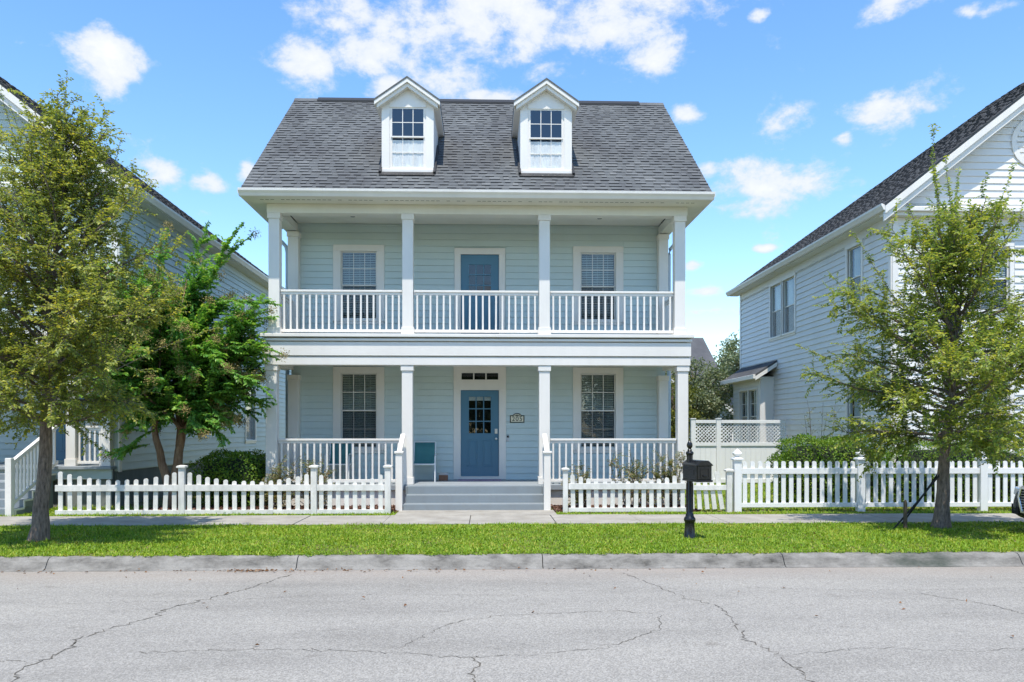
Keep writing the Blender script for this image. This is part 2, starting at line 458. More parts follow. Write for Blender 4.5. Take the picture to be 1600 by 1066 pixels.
class MB:
    """collects shapes; T maps local (u, d, z) to world"""

    def __init__(self, T=None):
        self.v = []; self.f = []; self.T = T; self.mi = []; self.cur = 0

    def add(self, vs, fs):
        n = len(self.v)
        if self.T: vs = [self.T(*p) for p in vs]
        self.v += [tuple(p) for p in vs]
        self.f += [tuple(i + n for i in f) for f in fs]
        self.mi += [self.cur] * len(fs)
        return self

    def box(self, x0, x1, y0, y1, z0, z1):
        return self.add([(x0, y0, z0), (x1, y0, z0), (x1, y1, z0), (x0, y1, z0), (x0, y0, z1), (x1, y0, z1), (x1, y1, z1), (x0, y1, z1)], BOXF)

    def hexa(self, pts):
        return self.add(pts, BOXF)

    def prism(self, poly, a0, a1, plane='xz'):
        n = len(poly)
        if plane == 'xz':
            vs = [(p, a0, q) for p, q in poly] + [(p, a1, q) for p, q in poly]
        elif plane == 'yz':
            vs = [(a0, p, q) for p, q in poly] + [(a1, p, q) for p, q in poly]
        else:
            vs = [(p, q, a0) for p, q in poly] + [(p, q, a1) for p, q in poly]
        fs = [tuple(range(n)), tuple(range(2 * n - 1, n - 1, -1))]
        fs += [(i, i + n, (i + 1) % n + n, (i + 1) % n) for i in range(n)]
        return self.add(vs, fs)

    def lathe(self, cx, cy, prof, n=20, square=False):
        vs = []; fs = []
        for r, z in prof:
            for k in range(n):
                a = 2 * math.pi * k / n + (math.pi / n if square else 0)
                vs.append((cx + r * math.cos(a), cy + r * math.sin(a), z))
        m = len(prof)
        for i in range(m - 1):
            for k in range(n):
                fs.append((i * n + k, i * n + (k + 1) % n, (i + 1) * n + (k + 1) % n, (i + 1) * n + k))
        fs.append(tuple(range(n - 1, -1, -1))); fs.append(tuple((m - 1) * n + k for k in range(n)))
        return self.add(vs, fs)

    def tube(self, pts, radii, n=8):
        pts = [Vector(p) for p in pts]
        if isinstance(radii, (int, float)): radii = [radii] * len(pts)
        vs = []; fs = []
        for i, p in enumerate(pts):
            t = (pts[min(i + 1, len(pts) - 1)] - pts[max(i - 1, 0)]).normalized()
            ref = Vector((0, 0, 1)) if abs(t.z) < 0.9 else Vector((1, 0, 0))
            a = t.cross(ref).normalized(); b = t.cross(a)
            for k in range(n):
                th = 2 * math.pi * k / n
                vs.append(p + (a * math.cos(th) + b * math.sin(th)) * radii[i])
        for i in range(len(pts) - 1):
            for k in range(n):
                fs.append((i * n + k, i * n + (k + 1) % n, (i + 1) * n + (k + 1) % n, (i + 1) * n + k))
        fs.append(tuple(range(n))); m = (len(pts) - 1) * n
        fs.append(tuple(m + k for k in range(n)))
        return self.add(vs, fs)

    def build(self, name, mat, parent=None, bevel=0, smooth=False, kind=None, segs=2):
        arr = np.array(self.v)
        lo, hi = arr.min(0), arr.max(0)
        org = np.array([(lo[0] + hi[0]) / 2, (lo[1] + hi[1]) / 2, lo[2]])
        me = bpy.data.meshes.new(name)
        me.from_pydata([tuple(p) for p in (arr - org)], [], self.f)
        mats = mat if isinstance(mat, (list, tuple)) else [mat]
        for m in mats: me.materials.append(MATS[m])
        if len(mats) > 1:
            for p, i in zip(me.polygons, self.mi): p.material_index = i
        if len(self.f) < 4000:
            bm = bmesh.new(); bm.from_mesh(me)
            bmesh.ops.recalc_face_normals(bm, faces=bm.faces)
            bm.to_mesh(me); bm.free()
        if smooth:
            for p in me.polygons: p.use_smooth = True
        me.update()
        o = bpy.data.objects.new(name, me)
        place(o, org, parent)
        if bevel:
            md = o.modifiers.new('bevel', 'BEVEL'); md.width = bevel; md.segments = segs; md.limit_method = 'ANGLE'
        if smooth:
            try:
                md = o.modifiers.new('split', 'EDGE_SPLIT'); md.split_angle = R(50)
            except Exception: pass
        if kind: o['kind'] = kind
        return o


def front(Y):            # wall facing the street at depth Y: (u, d outwards, z)
    return lambda u, d, z: (u, Y - d, z)


def facing_left(X):      # wall facing -X
    return lambda u, d, z: (X - d, u, z)


def facing_right(X):     # wall facing +X
    return lambda u, d, z: (X + d, u, z)


def wall_panel(T, name, u0, u1, z0, z1, openings, mat, parent, thick=0.1):
    """a wall slab with real openings cut out of it"""
    us = sorted(set([u0, u1] + [c for o in openings for c in o[:2] if u0 < c < u1]))
    zs = sorted(set([z0, z1] + [c for o in openings for c in o[2:] if z0 < c < z1]))
    mb = MB(T)
    for a, b in zip(us, us[1:]):
        run = None
        for c, d in zip(zs, zs[1:]):
            cu, cz = (a + b) / 2, (c + d) / 2
            hole = any(o[0] < cu < o[1] and o[2] < cz < o[3] for o in openings)
            if hole:
                if run: mb.box(a, b, -thick, 0, *run); run = None
            else:
                run = (run[0], d) if run else (c, d)
        if run: mb.box(a, b, -thick, 0, *run)
    return mb.build(name, mat, parent)


def siding(T, u0, u1, z0, z1, openings, mat, parent, exposure=0.155, limits=None, proud=0.026):
    """each lap board is a piece of its own, butted against trim"""
    z = z0
    while z < z1 - 0.01:
        zt = min(z + exposure, z1)
        a, b = (u0, u1) if limits is None else limits((z + zt) / 2, u0, u1)
        if b - a > 0.05:
            cuts = sorted([(o[0], o[1], o[2], o[3]) for o in openings if o[2] < zt - 0.004 and o[3] > z + 0.004 and o[1] > a and o[0] < b])
            spans = []; cur = a
            for o in cuts:
                if o[0] - cur > 0.02: spans.append((cur, o[0], z, zt))
                if o[2] > z + 0.012: spans.append((max(o[0], a), min(o[1], b), z, o[2]))
                if o[3] < zt - 0.012: spans.append((max(o[0], a), min(o[1], b), o[3], zt))
                cur = max(cur, o[1])
            if b - cur > 0.02: spans.append((cur, b, z, zt))
            for (p, q, c, d) in spans:
                g = 0.0015
                d = d - .009 if d - c > .05 else d
                w = random.uniform(-0.0015, 0.0015)
                mb = MB(T)
                mb.hexa([(p + g, 0.001, c), (q - g, 0.001, c), (q - g, proud + w, c), (p + g, proud + w, c),
                         (p + g, 0.001, d), (q - g, 0.001, d), (q - g, 0.004, d), (p + g, 0.004, d)])
                mb.build('siding_board', mat, parent)
        z = zt


def window(T, house, u0, u1, z0, z1, trim=0.13, lites=(3, 2), blind='blind', screen=True, name='window', glass='glass',
           trim_top=None, sill=True, trim_mat='white_paint', split=None, room=0.45, lower_lites=True):
    """double-hung window; u0..z1 is the clear opening in the wall"""
    tt = trim if trim_top is None else trim_top
    mb = MB(T)
    mb.box(u0 - trim, u0, -0.02, 0.035, z0 - 0.0, z1)
    mb.box(u1, u1 + trim, -0.02, 0.035, z0 - 0.0, z1)
    mb.box(u0 - trim, u1 + trim, -0.02, 0.040, z1, z1 + tt)
    w = mb.build(name, trim_mat, house, bevel=0.004)
    if sill:
        MB(T).box(u0 - trim - 0.01, u1 + trim + 0.01, -0.02, 0.055, z0 - 0.06, z0).build('sill', trim_mat, w, bevel=0.004)
        MB(T).box(u0 - trim + 0.02, u1 + trim - 0.02, 0.0, 0.030, z0 - 0.12, z0 - 0.0605).build('apron', trim_mat, w)
    zm = (z0 + z1) / 2 if split is None else split
    s = 0.028
    for lo, hi, dep, low in ((zm - 0.01, z1, -0.035, False), (z0, zm + 0.012, -0.062, True)):
        mb = MB(T)
        mb.box(u0, u0 + s, dep - 0.026, dep, lo, hi); mb.box(u1 - s, u1, dep - 0.026, dep, lo, hi)
        mb.box(u0 + s, u1 - s, dep - 0.026, dep, hi - s, hi); mb.box(u0 + s, u1 - s, dep - 0.026, dep, lo, lo + s)
        mb.build('sash', trim_mat, w)
        nx, nz = lites
        if low and not lower_lites: nx, nz = 1, 1
        a0, a1, b0, b1 = u0 + s, u1 - s, lo + s, hi - s
        mw = 0.017
        mb = MB(T)
        for i in range(1, nx):
            x = a0 + (a1 - a0) * i / nx; mb.box(x - mw / 2, x + mw / 2, dep - 0.017, dep - 0.004, b0, b1)
        for j in range(1, nz):
            z = b0 + (b1 - b0) * j / nz
            for i in range(nx):
                xa = a0 + (a1 - a0) * i / nx + (mw / 2 if i else 0); xb = a0 + (a1 - a0) * (i + 1) / nx - (mw / 2 if i < nx - 1 else 0)
                mb.box(xa, xb, dep - 0.016, dep - 0.005, z - mw / 2, z + mw / 2)
        if mb.v: mb.build('muntin_bars', trim_mat, w)
        for i in range(nx):
            for j in range(nz):
                xa = a0 + (a1 - a0) * i / nx + (mw / 2 if i else 0); xb = a0 + (a1 - a0) * (i + 1) / nx - (mw / 2 if i < nx - 1 else 0)
                za = b0 + (b1 - b0) * j / nz + (mw / 2 if j else 0); zb = b0 + (b1 - b0) * (j + 1) / nz - (mw / 2 if j < nz - 1 else 0)
                t1, t2 = random.uniform(-.0012, .0012), random.uniform(-.0012, .0012)
                p = MB(T); d = dep - 0.012
                p.hexa([(xa, d - .003, za), (xb, d - .003, za), (xb, d + t1, za), (xa, d, za), (xa, d - .003, zb), (xb, d - .003, zb), (xb, d + t2, zb), (xa, d + t1, zb)])
                p.build('pane', glass, w)
        if low and screen:
            MB(T).box(a0, a1, dep + 0.012, dep + 0.014, b0, b1).build('insect_screen', 'screen_mesh', w)
    if blind == 'blind':
        mb = MB(T)
        z = z0 + 0.03
        while z < z1 - 0.03:
            mb.hexa([(u0 + .03, -.136, z + .018), (u1 - .03, -.136, z + .018), (u1 - .03, -.104, z - .010), (u0 + .03, -.104, z - .010),
                     (u0 + .03, -.136, z + .021), (u1 - .03, -.136, z + .021), (u1 - .03, -.104, z - .007), (u0 + .03, -.104, z - .007)])
            z += 0.042
        for f in (0.2, 0.5, 0.8):
            u = u0 + (u1 - u0) * f
            mb.box(u - .004, u + .004, -.156, -.152, z0 + .02, z1 - .02)
        mb.build('blind_slats', 'blind', w)
    elif blind == 'curtain':
        mb = MB(T)
        n = 36
        top = zm - 0.03
        vs = []; fs = []
        for i in range(n + 1):
            u = u0 + .02 + (u1 - u0 - .04) * i / n
            d = -.16 + .022 * math.sin(i * 1.9) + .01 * math.sin(i * .7)
            vs += [(u, d, z0 + .01), (u, d, top)]
        for i in range(n): fs.append((2 * i, 2 * i + 2, 2 * i + 3, 2 * i + 1))
        mb.add(vs, fs); mb.build('curtain', 'curtain', w)
    elif blind == 'drapes':
        mb = MB(T)
        for (a, b) in ((u0 + .02, u0 + (u1 - u0) * .42), (u0 + (u1 - u0) * .58, u1 - .02)):
            n = 18; vs = []; fs = []
            for i in range(n + 1):
                u = a + (b - a) * i / n; d = -.17 + .03 * math.sin(i * 1.7)
                vs += [(u, d, z0 + .01), (u, d, z1 - .01)]
            for i in range(n): fs.append((2 * i, 2 * i + 2, 2 * i + 3, 2 * i + 1))
            mb.add(vs, fs)
        mb.build('curtain', 'curtain', w)
    # the room behind
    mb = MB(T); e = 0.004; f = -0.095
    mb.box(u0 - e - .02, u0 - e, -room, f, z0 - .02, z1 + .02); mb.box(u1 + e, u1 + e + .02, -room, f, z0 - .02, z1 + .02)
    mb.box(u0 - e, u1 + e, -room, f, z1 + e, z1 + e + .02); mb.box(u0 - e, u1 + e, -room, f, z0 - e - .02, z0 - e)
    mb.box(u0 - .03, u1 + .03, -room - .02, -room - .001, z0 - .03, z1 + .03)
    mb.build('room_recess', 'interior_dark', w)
    return w


def entry_door(T, house, u0, u1, z0, z1, glass_z, trim, mat='door_blue', with_shade=False, lock='right', name='door', trim_top=None, zsill=None):
    tt = trim if trim_top is None else trim_top
    mb = MB(T)
    zb = z0 if zsill is None else zsill
    mb.box(u0 - trim, u0, -0.05, 0.035, zb, z1); mb.box(u1, u1 + trim, -0.05, 0.035, zb, z1)
    if tt > 0: mb.box(u0 - trim, u1 + trim, -0.05, 0.040, z1, z1 + tt)
    casing = mb.build('door_casing', 'white_paint', house, bevel=0.004)
    MB(T).box(u0, u1, -0.05, 0.045, zb, z0 - .004).build('threshold', 'white_paint', casing, bevel=0.004)
    # slab with cut-out for the lights
    gu0, gu1 = u0 + (u1 - u0) * .20, u1 - (u1 - u0) * .20
    g0, g1 = glass_z
    o = wall_panel(lambda u, d, z: T(u, d - 0.012, z), name, u0 + .004, u1 - .004, z0, z1 - .004, [(gu0, gu1, g0, g1)], mat, house, 0.045)
    mb = MB(T); nx = nz = 3; b = 0.024
    for i in range(nx + 1):
        x = gu0 + (gu1 - gu0) * i / nx; mb.box(x - b / 2, x + b / 2, -.05, -.006, g0 - b / 2, g1 + b / 2)
    for j in range(nz + 1):
        z = g0 + (g1 - g0) * j / nz
        for i in range(nx):
            mb.box(gu0 + (gu1 - gu0) * i / nx + b / 2, gu0 + (gu1 - gu0) * (i + 1) / nx - b / 2, -.049, -.007, z - b / 2, z + b / 2)
    mb.build('glazing_bars', mat, o)
    for i in range(nx):
        for j in range(nz):
            xa = gu0 + (gu1 - gu0) * i / nx + b / 2; xb = gu0 + (gu1 - gu0) * (i + 1) / nx - b / 2
            za = g0 + (g1 - g0) * j / nz + b / 2; zc = g0 + (g1 - g0) * (j + 1) / nz - b / 2
            MB(T).box(xa, xb, -.032, -.027, za, zc).build('pane', 'glass', o)
    # two raised panels below
    pz0, pz1 = z0 + .22, g0 - .14
    um = (u0 + u1) / 2
    for a, c in ((gu0 - .03, um - .06), (um + .06, gu1 + .03)):
        mb = MB(T)
        for (x0, x1, y0, y1) in ((a, c, pz0, pz0 + .025), (a, c, pz1 - .025, pz1), (a, a + .025, pz0 + .025, pz1 - .025), (c - .025, c, pz0 + .025, pz1 - .025)):
            mb.box(x0, x1, -.012, -.004, y0, y1)
        mb.box(a + .05, c - .05, -.012, -.005, pz0 + .05, pz1 - .05)
        mb.build('raised_panel', mat, o, bevel=0.004)
    ku = u1 - .07 if lock == 'right' else u0 + .07
    kz = z0 + .90
    mb = MB(); p = T(ku, 0.0, kz)
    prof = [(.028, -.012), (.028, 0), (.012, .006), (.012, .03), (.026, .042), (.030, .055), (.022, .068), (.0, .071)]
    n = 14; vs = []; fs = []
    for r, d in prof:
        for k in range(n):
            a = 2 * math.pi * k / n; vs.append(T(ku + r * math.cos(a), d, kz + r * math.sin(a)))
    for i in range(len(prof) - 1):
        for k in range(n): fs.append((i * n + k, i * n + (k + 1) % n, (i + 1) * n + (k + 1) % n, (i + 1) * n + k))
    mb.add(vs, fs); mb.build('knob', 'nickel', o, smooth=True)
    MB(T).box(ku - .032, ku + .032, -.012, .016, kz + .12, kz + .24).build('keypad_lock', 'nickel', o, bevel=.006)
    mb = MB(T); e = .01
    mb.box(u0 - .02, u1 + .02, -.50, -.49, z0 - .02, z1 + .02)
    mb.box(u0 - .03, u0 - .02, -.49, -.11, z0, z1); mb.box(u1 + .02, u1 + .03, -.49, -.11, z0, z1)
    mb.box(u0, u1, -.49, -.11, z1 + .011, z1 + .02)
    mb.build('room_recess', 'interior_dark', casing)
    if with_shade:
        MB(T).box(gu0 - .02, gu1 + .02, -.075, -.07, g1 - .10, g1 + .05).build('roller_shade', 'curtain', o)
    return o


def railing(T, parent, u0, u1, z0, z1, n, name='porch_railing', foot=0.05, mat='white_paint'):
    """T's d axis is centred on the railing; balusters are pieces"""
    mb = MB(T)
    mb.box(u0, u1, -.045, .045, z1 - .045, z1)
    mb.box(u0, u1, -.025, .025, z1 - .10, z1 - .0455)
    top = mb.build(name, mat, parent, bevel=.006)
    MB(T).box(u0, u1, -.03, .03, z0 + foot, z0 + foot + .06).build('bottom_rail', mat, top, bevel=.004)
    me = None
    for i in range(n):
        u = u0 + (u1 - u0) * (i + 0.5) / n
        w = .019
        s = random.uniform(-.004, .004)
        mb = MB(T)
        mb.hexa([(u - w, -w, z0 + foot + .0605), (u + w, -w, z0 + foot + .0605), (u + w, w, z0 + foot + .0605), (u - w, w, z0 + foot + .0605),
                 (u - w + s, -w, z1 - .1005), (u + w + s, -w, z1 - .1005), (u + w + s, w, z1 - .1005), (u - w + s, w, z1 - .1005)])
        mb.build('baluster', mat, top)
    return top


def column(parent, x, y, z0, z1, w=.235, name='column', mat='white_paint'):
    h = w / 2
    c = MB().box(x - h, x + h, y - h, y + h, z0 + .16, z1 - .12).build(name, mat, parent, bevel=.008)
    MB().box(x - h - .02, x + h + .02, y - h - .02, y + h + .02, z0 + .002, z0 + .1595).build('plinth', mat, c, bevel=.006)
    MB().box(x - h - .022, x + h + .022, y - h - .022, y + h + .022, z1 - .1195, z1 - .002).build('capital', mat, c, bevel=.006)
    return c


def shingle_slope(parent, P, ulen, slen, mat_tab='shingle_tab', mat_under='shingle_under', exposure=0.17, umax=None, individual=0, skip=None, seed=1, name='shingle'):
    """P(u, s, h): point on slope; courses are overlapping strips, tabs sit proud of them"""
    rng = random.Random(seed)
    under = MB()
    tabs = MB()
    n_ind = 0
    pieces = []
    k = 0
    s = 0.0
    while s < slen - 0.02:
        s1 = min(s + exposure + .03, slen)
        U, U1 = (ulen, ulen) if umax is None else (umax(s), umax(s1))
        under.hexa([P(0, s, 0), P(U, s, 0), P(U1, s1, 0), P(0, s1, 0), P(0, s, .013), P(U, s, .013), P(U1, s1, .003), P(0, s1, .003)])
        u = rng.uniform(0, .2)
        while u < U1 - .05:
            w = min(rng.choice((.12, .15, .19, .23, .27)), U1 - u)
            st = min(s + exposure * rng.uniform(.94, 1.0), slen)
            if not (skip and skip(u, w, s)):
                pieces.append((u, w, s - rng.uniform(0, .006), st))
            u += w + rng.choice((.08, .12, .16, .2))
        s += exposure
        k += 1
    for (u, w, a, b) in pieces:
        vs = [P(u, a, .002), P(u + w, a, .002), P(u + w - .006, b, .002), P(u + .006, b, .002), P(u, a, .026), P(u + w, a, .026), P(u + w - .006, b, .006), P(u + .006, b, .006)]
        if n_ind < individual:
            m = MB().hexa(vs); m.mi = [0, 0, 1, 0, 0, 0]; m.build(name, [mat_tab, 'shingle_edge'], parent); n_ind += 1
        else:
            tabs.hexa(vs); tabs.mi[-6:] = [0, 0, 1, 0, 0, 0]
    under.build(name + '_courses', mat_under, parent, kind='stuff')
    if tabs.v: tabs.build(name + '_field', [mat_tab, 'shingle_edge'], parent, kind='stuff')

# ------------------------------------------------------------------ ground, road, kerb, pavement
def structure(o): o['kind'] = 'structure'; return o


def build_ground():
    structure(MB().box(-600, 600, -500, 900, -.6, -.32).build('ground', 'lawn_soil'))
    # lawn that carries the houses and the verge
    structure(MB().box(-60, 60, 11.24, 120, -.31, 0).build('lawn', 'lawn_soil'))
    road = structure(MB().box(-70, 70, -1.2, 10.98, -.30, -.16).build('road', 'asphalt'))
    structure(MB().box(-60, 60, -40, -1.5, -.30, -.02).build('lawn_opposite', 'lawn_soil'))
    structure(MB().box(-60, 60, -1.49, -1.21, -.30, -.03).build('kerb_opposite', 'kerb_concrete'))
    kerb = structure(MB().box(-45, 45, 11.05, 11.22, -.30, -.17).build('kerb', 'joint_dark'))
    # cast kerb lengths with a rounded nose and a narrow gutter lip
    prof = [(10.93, -.30), (10.93, -.157), (10.99, -.152), (11.02, -.140), (11.045, -.11), (11.08, -.055), (11.11, -.022), (11.15, -.005), (11.20, .0), (11.235, .0), (11.235, -.30)]
    L = 3.28
    for k in range(-9, 10):
        a = -2.52 + k * L
        m = MB().prism(prof, a + .006, a + L - .006, 'yz')
        m.build('kerb_length', 'kerb_concrete', kerb)
    # pavement: slabs with open joints on a dark bed
    pav = structure(MB().box(-45, 45, 14.72, 16.18, -.10, .004).build('pavement', 'joint_dark'))
    for k in range(-20, 20):
        a = -1.86 + k * 1.56
        dz = random.Random(k).uniform(-.004, .005)
        mb = MB(); mb.box(a + .006, a + 1.554, 14.71, 16.19, -.05, .022 + dz)
        mb.build('slab', 'concrete', pav, bevel=.008)
    walk = structure(MB().box(-1.72, 1.34, 16.20, 17.12, -.10, .012).build('front_walk', 'joint_dark'))
    MB().box(-1.79, 1.40, 16.205, 17.13, -.05, .026).build('slab', 'concrete', walk, bevel=.008)
    # mulch beds along the porch
    structure(MB().box(-7.2, -1.80, 16.72, 18.05, -.2, .03).build('mulch_bed', 'mulch_soil'))
    structure(MB().box(1.42, 4.45, 16.92, 18.05, -.2, .03).build('mulch_bed', 'mulch_soil'))
    # cracks in the asphalt, traced along the carriageway
    cracks = [
        ([(-2.49, 10.7), (-2.75, 9.75), (-3.02, 9.2), (-3.3, 8.6), (-3.28, 8.3), (-3.45, 7.9), (-3.62, 7.4), (-3.5, 7.1), (-3.6, 6.55), (-3.45, 6.1), (-3.5, 5.4)], .011),
        ([(-8.2, 7.6), (-7.2, 7.9), (-6.9, 8.3), (-6.2, 8.5), (-5.75, 9.0), (-5.85, 9.35), (-7.3, 9.4), (-9.5, 9.5)], .007),
        ([(-2.9, 6.95), (-1.7, 7.0), (-.9, 6.9), (-.2, 6.7), (.4, 6.78), (1.0, 6.95), (1.6, 7.6), (1.75, 8.2), (1.35, 8.4), (.1, 8.2), (-.35, 7.9), (-.75, 7.0)], .006),
        ([(-.12, 6.72), (-.03, 6.45), (-.12, 6.25), (-.02, 5.9), (-.06, 5.2)], .012),
        ([(1.75, 10.6), (2.05, 9.6), (2.2, 9.0), (2.45, 8.6), (2.4, 7.9), (2.3, 7.2), (2.42, 6.7), (2.4, 6.0), (2.5, 5.2)], .008),
        ([(4.9, 9.2), (5.3, 8.6), (5.45, 8.0), (5.5, 7.6), (5.75, 7.2), (5.8, 6.6)], .008),
        ([(-9, 10.0), (-7.5, 10.2), (-6.6, 10.75)], .005),
        ([(-4.6, 8.9), (-3.0, 9.05), (-1.5, 9.3), (.6, 9.2)], .0035),
        ([(3.0, 9.6), (4.4, 9.35), (6.3, 9.45), (8.5, 9.3)], .0035),
        ([(-6.5, 6.5), (-5.0, 6.8), (-3.6, 6.7)], .004),
        ([(2.42, 6.7), (3.3, 6.9), (4.1, 6.75), (5.2, 6.9)], .004),
    ]
    rng = random.Random(5)
    for pts, w in cracks:
        fine = []
        for (x0, y0), (x1, y1) in zip(pts, pts[1:]):
            n = max(2, int(math.hypot(x1 - x0, y1 - y0) / .045))
            for i in range(n):
                t = i / n
                j = .022
                fine.append((x0 + (x1 - x0) * t + rng.gauss(0, j), y0 + (y1 - y0) * t + rng.gauss(0, j)))
        vs = []; fs = []
        for i, (x, y) in enumerate(fine):
            xn, yn = fine[min(i + 1, len(fine) - 1)]; xp, yp = fine[max(i - 1, 0)]
            dx, dy = xn - xp, yn - yp; l = math.hypot(dx, dy) or 1
            ww = w * .62 * rng.uniform(.2, 1.4) * (1 if 0 < i < len(fine) - 1 else .2)
            vs += [(x - dy / l * ww, y + dx / l * ww, -.1565), (x + dy / l * ww, y - dx / l * ww, -.1565)]
        for i in range(len(fine) - 1): fs.append((2 * i, 2 * i + 1, 2 * i + 3, 2 * i + 2))
        MB().add(vs, fs).build('crack', 'crack_fill', road)


build_ground()

# ------------------------------------------------------------------ the blue house
FX0, FX1 = -4.65, 4.33            # side walls
YW = 19.83                        # porch wall
YB = 24.95                        # back wall
ZF, ZU = .50, 3.76                # porch floors
RX0, RX1 = -5.16, 4.84            # roof edges
EY, EZ = 17.45, 6.74              # eave
RY, RZ = 22.40, 10.60             # ridge


def dormer(house, xc):
    YD = 18.33
    x0, x1 = xc - .575, xc + .575
    T = front(YD)
    zb, ze, zp = 7.32, 8.86, 9.28
    ou, op = (xc - .375, xc + .375), (7.50, 8.84)
    slope = (RZ - EZ) / (RY - EY)
    # face with window opening
    mb = MB(T)
    mb.box(x0, ou[0], -.05, 0, zb, ze); mb.box(ou[1], x1, -.05, 0, zb, ze); mb.box(ou[0], ou[1], -.05, 0, zb, op[0]); mb.box(ou[0], ou[1], -.05, 0, op[1], ze)
    mb.prism([(x0, ze), (x1, ze), (x1, ze + .04), (xc, zp + .11), (x0, ze + .04)], -.05, 0, 'xz')
    d = mb.build('dormer', 'white_paint', house)
    # cheeks
    for a, b in ((x0, x0 + .05), (x1 - .05, x1)):
        yb = EY + (ze - EZ) / slope
        yf = EY + (zb - EZ) / slope
        MB().prism([(YD + .051, zb + .02), (YD + .051, ze), (yb, ze)], a, b, 'yz').build('cheek', 'siding_pale', d)
    # pilaster boards and sill
    for a, b in ((x0 + .0, x0 + .17), (x1 - .17, x1)):
        MB(T).box(a, b, .001, .03, zb + .14, ze - .08).build('corner_board', 'white_paint', d, bevel=.004)
    MB(T).box(x0 + .1701, x1 - .1701, .001, .022, op[1] + .0, op[1] + .10).build('head_board', 'white_paint', d)
    MB(T).box(x0 - .01, x1 + .01, .001, .055, zb + .06, zb + .139).build('sill', 'white_paint', d, bevel=.004)
    MB(T).box(x0, x1, .001, .03, zb - .02, zb + .0595).build('apron', 'white_paint', d)
    MB(T).prism([(xc - .36, op[1] + .1001), (xc + .36, op[1] + .1001), (xc + .30, op[1] + .135), (xc, op[1] + .175), (xc - .30, op[1] + .135)], .001, .02, 'xz').build('head_crest', 'white_paint', d)
    # gable roof: two slabs with boxed rake, running back into the main slope
    hw = .72
    zp2 = 9.46
    sl = .70
    ze2 = zp2 - sl * hw
    yf = YD - .20
    for sgn in (-1, 1):
        xe = xc + sgn * hw
        th = .035
        yb_r = EY + (zp2 - EZ) / slope + .02
        yb_e = EY + (ze2 - EZ) / slope + .02
        vs = [(xc, yf, zp2 - th), (xe, yf, ze2 - th), (xe, yb_e, ze2 - th), (xc, yb_r, zp2 - th), (xc, yf, zp2), (xe, yf, ze2), (xe, yb_e, ze2), (xc, yb_r, zp2)]
        MB().hexa(vs).build('dormer_roof', 'shingle_tab', d)
        # rake trim in two steps
        for (dy0, dy1, t0, t1, sh) in ((.012, .06, .036, .125, .0), (.06, .13, .126, .215, .05)):
            q = xe - sgn * sh
            zq = ze2 + sl * sh
            vs = [(xc, yf + dy0, zp2 - t1), (q, yf + dy0, zq - t1), (q, YD - .001, zq - t1), (xc, YD - .001, zp2 - t1),
                  (xc, yf + dy0, zp2 - t0), (q, yf + dy0, zq - t0), (q, YD - .001, zq - t0), (xc, YD - .001, zp2 - t0)]
            MB().hexa(vs).build('rake_board', 'white_paint', d, bevel=.003)
        # side eave trim
        vs = [(xe - sgn * .15, YD, ze2 - .14), (xe - sgn * .01, YD, ze2 - .12), (xe - sgn * .01, yb_e - .1, ze2 - .12), (xe - sgn * .15, yb_e - .1, ze2 - .14),
              (xe - sgn * .15, YD, ze2 - .03 + .1), (xe - sgn * .01, YD, ze2 - .037), (xe - sgn * .01, yb_e - .1, ze2 - .037), (xe - sgn * .15, yb_e - .1, ze2 - .03 + .1)]
        MB().hexa(vs).build('side_fascia', 'white_paint', d)
        # step flashing along the cheek
        xs = x0 - .02 if sgn < 0 else x1 + .02
        P = lambda s, h: (EY + s * .789 - h * .614, EZ + s * .614 + h * .789)
        s0 = (zb - EZ) / .614 - .05; s1 = (8.33 - EZ) / .614
        q = [P(s0, .03), P(s1, .03), P(s1, .085), P(s0, .085)]
        MB().prism(q, xs - .025, xs + .03, 'yz').build('step_flashing', 'flashing_black', d)
    P = lambda s, h: (EY + s * .789 - h * .614, EZ + s * .614 + h * .789)
    s0 = (zb - EZ) / .614 - .14
    q = [P(s0, .025), P(s0 + .16, .025), P(s0 + .16, .04), P(s0, .04)]
    MB().prism(q, x0 - .03, x1 + .03, 'yz').build('apron_flashing', 'flashing_black', d)
    # window
    mb = MB(T)
    window_in_dormer(T, d, ou[0], ou[1], op[0], op[1])
    return d


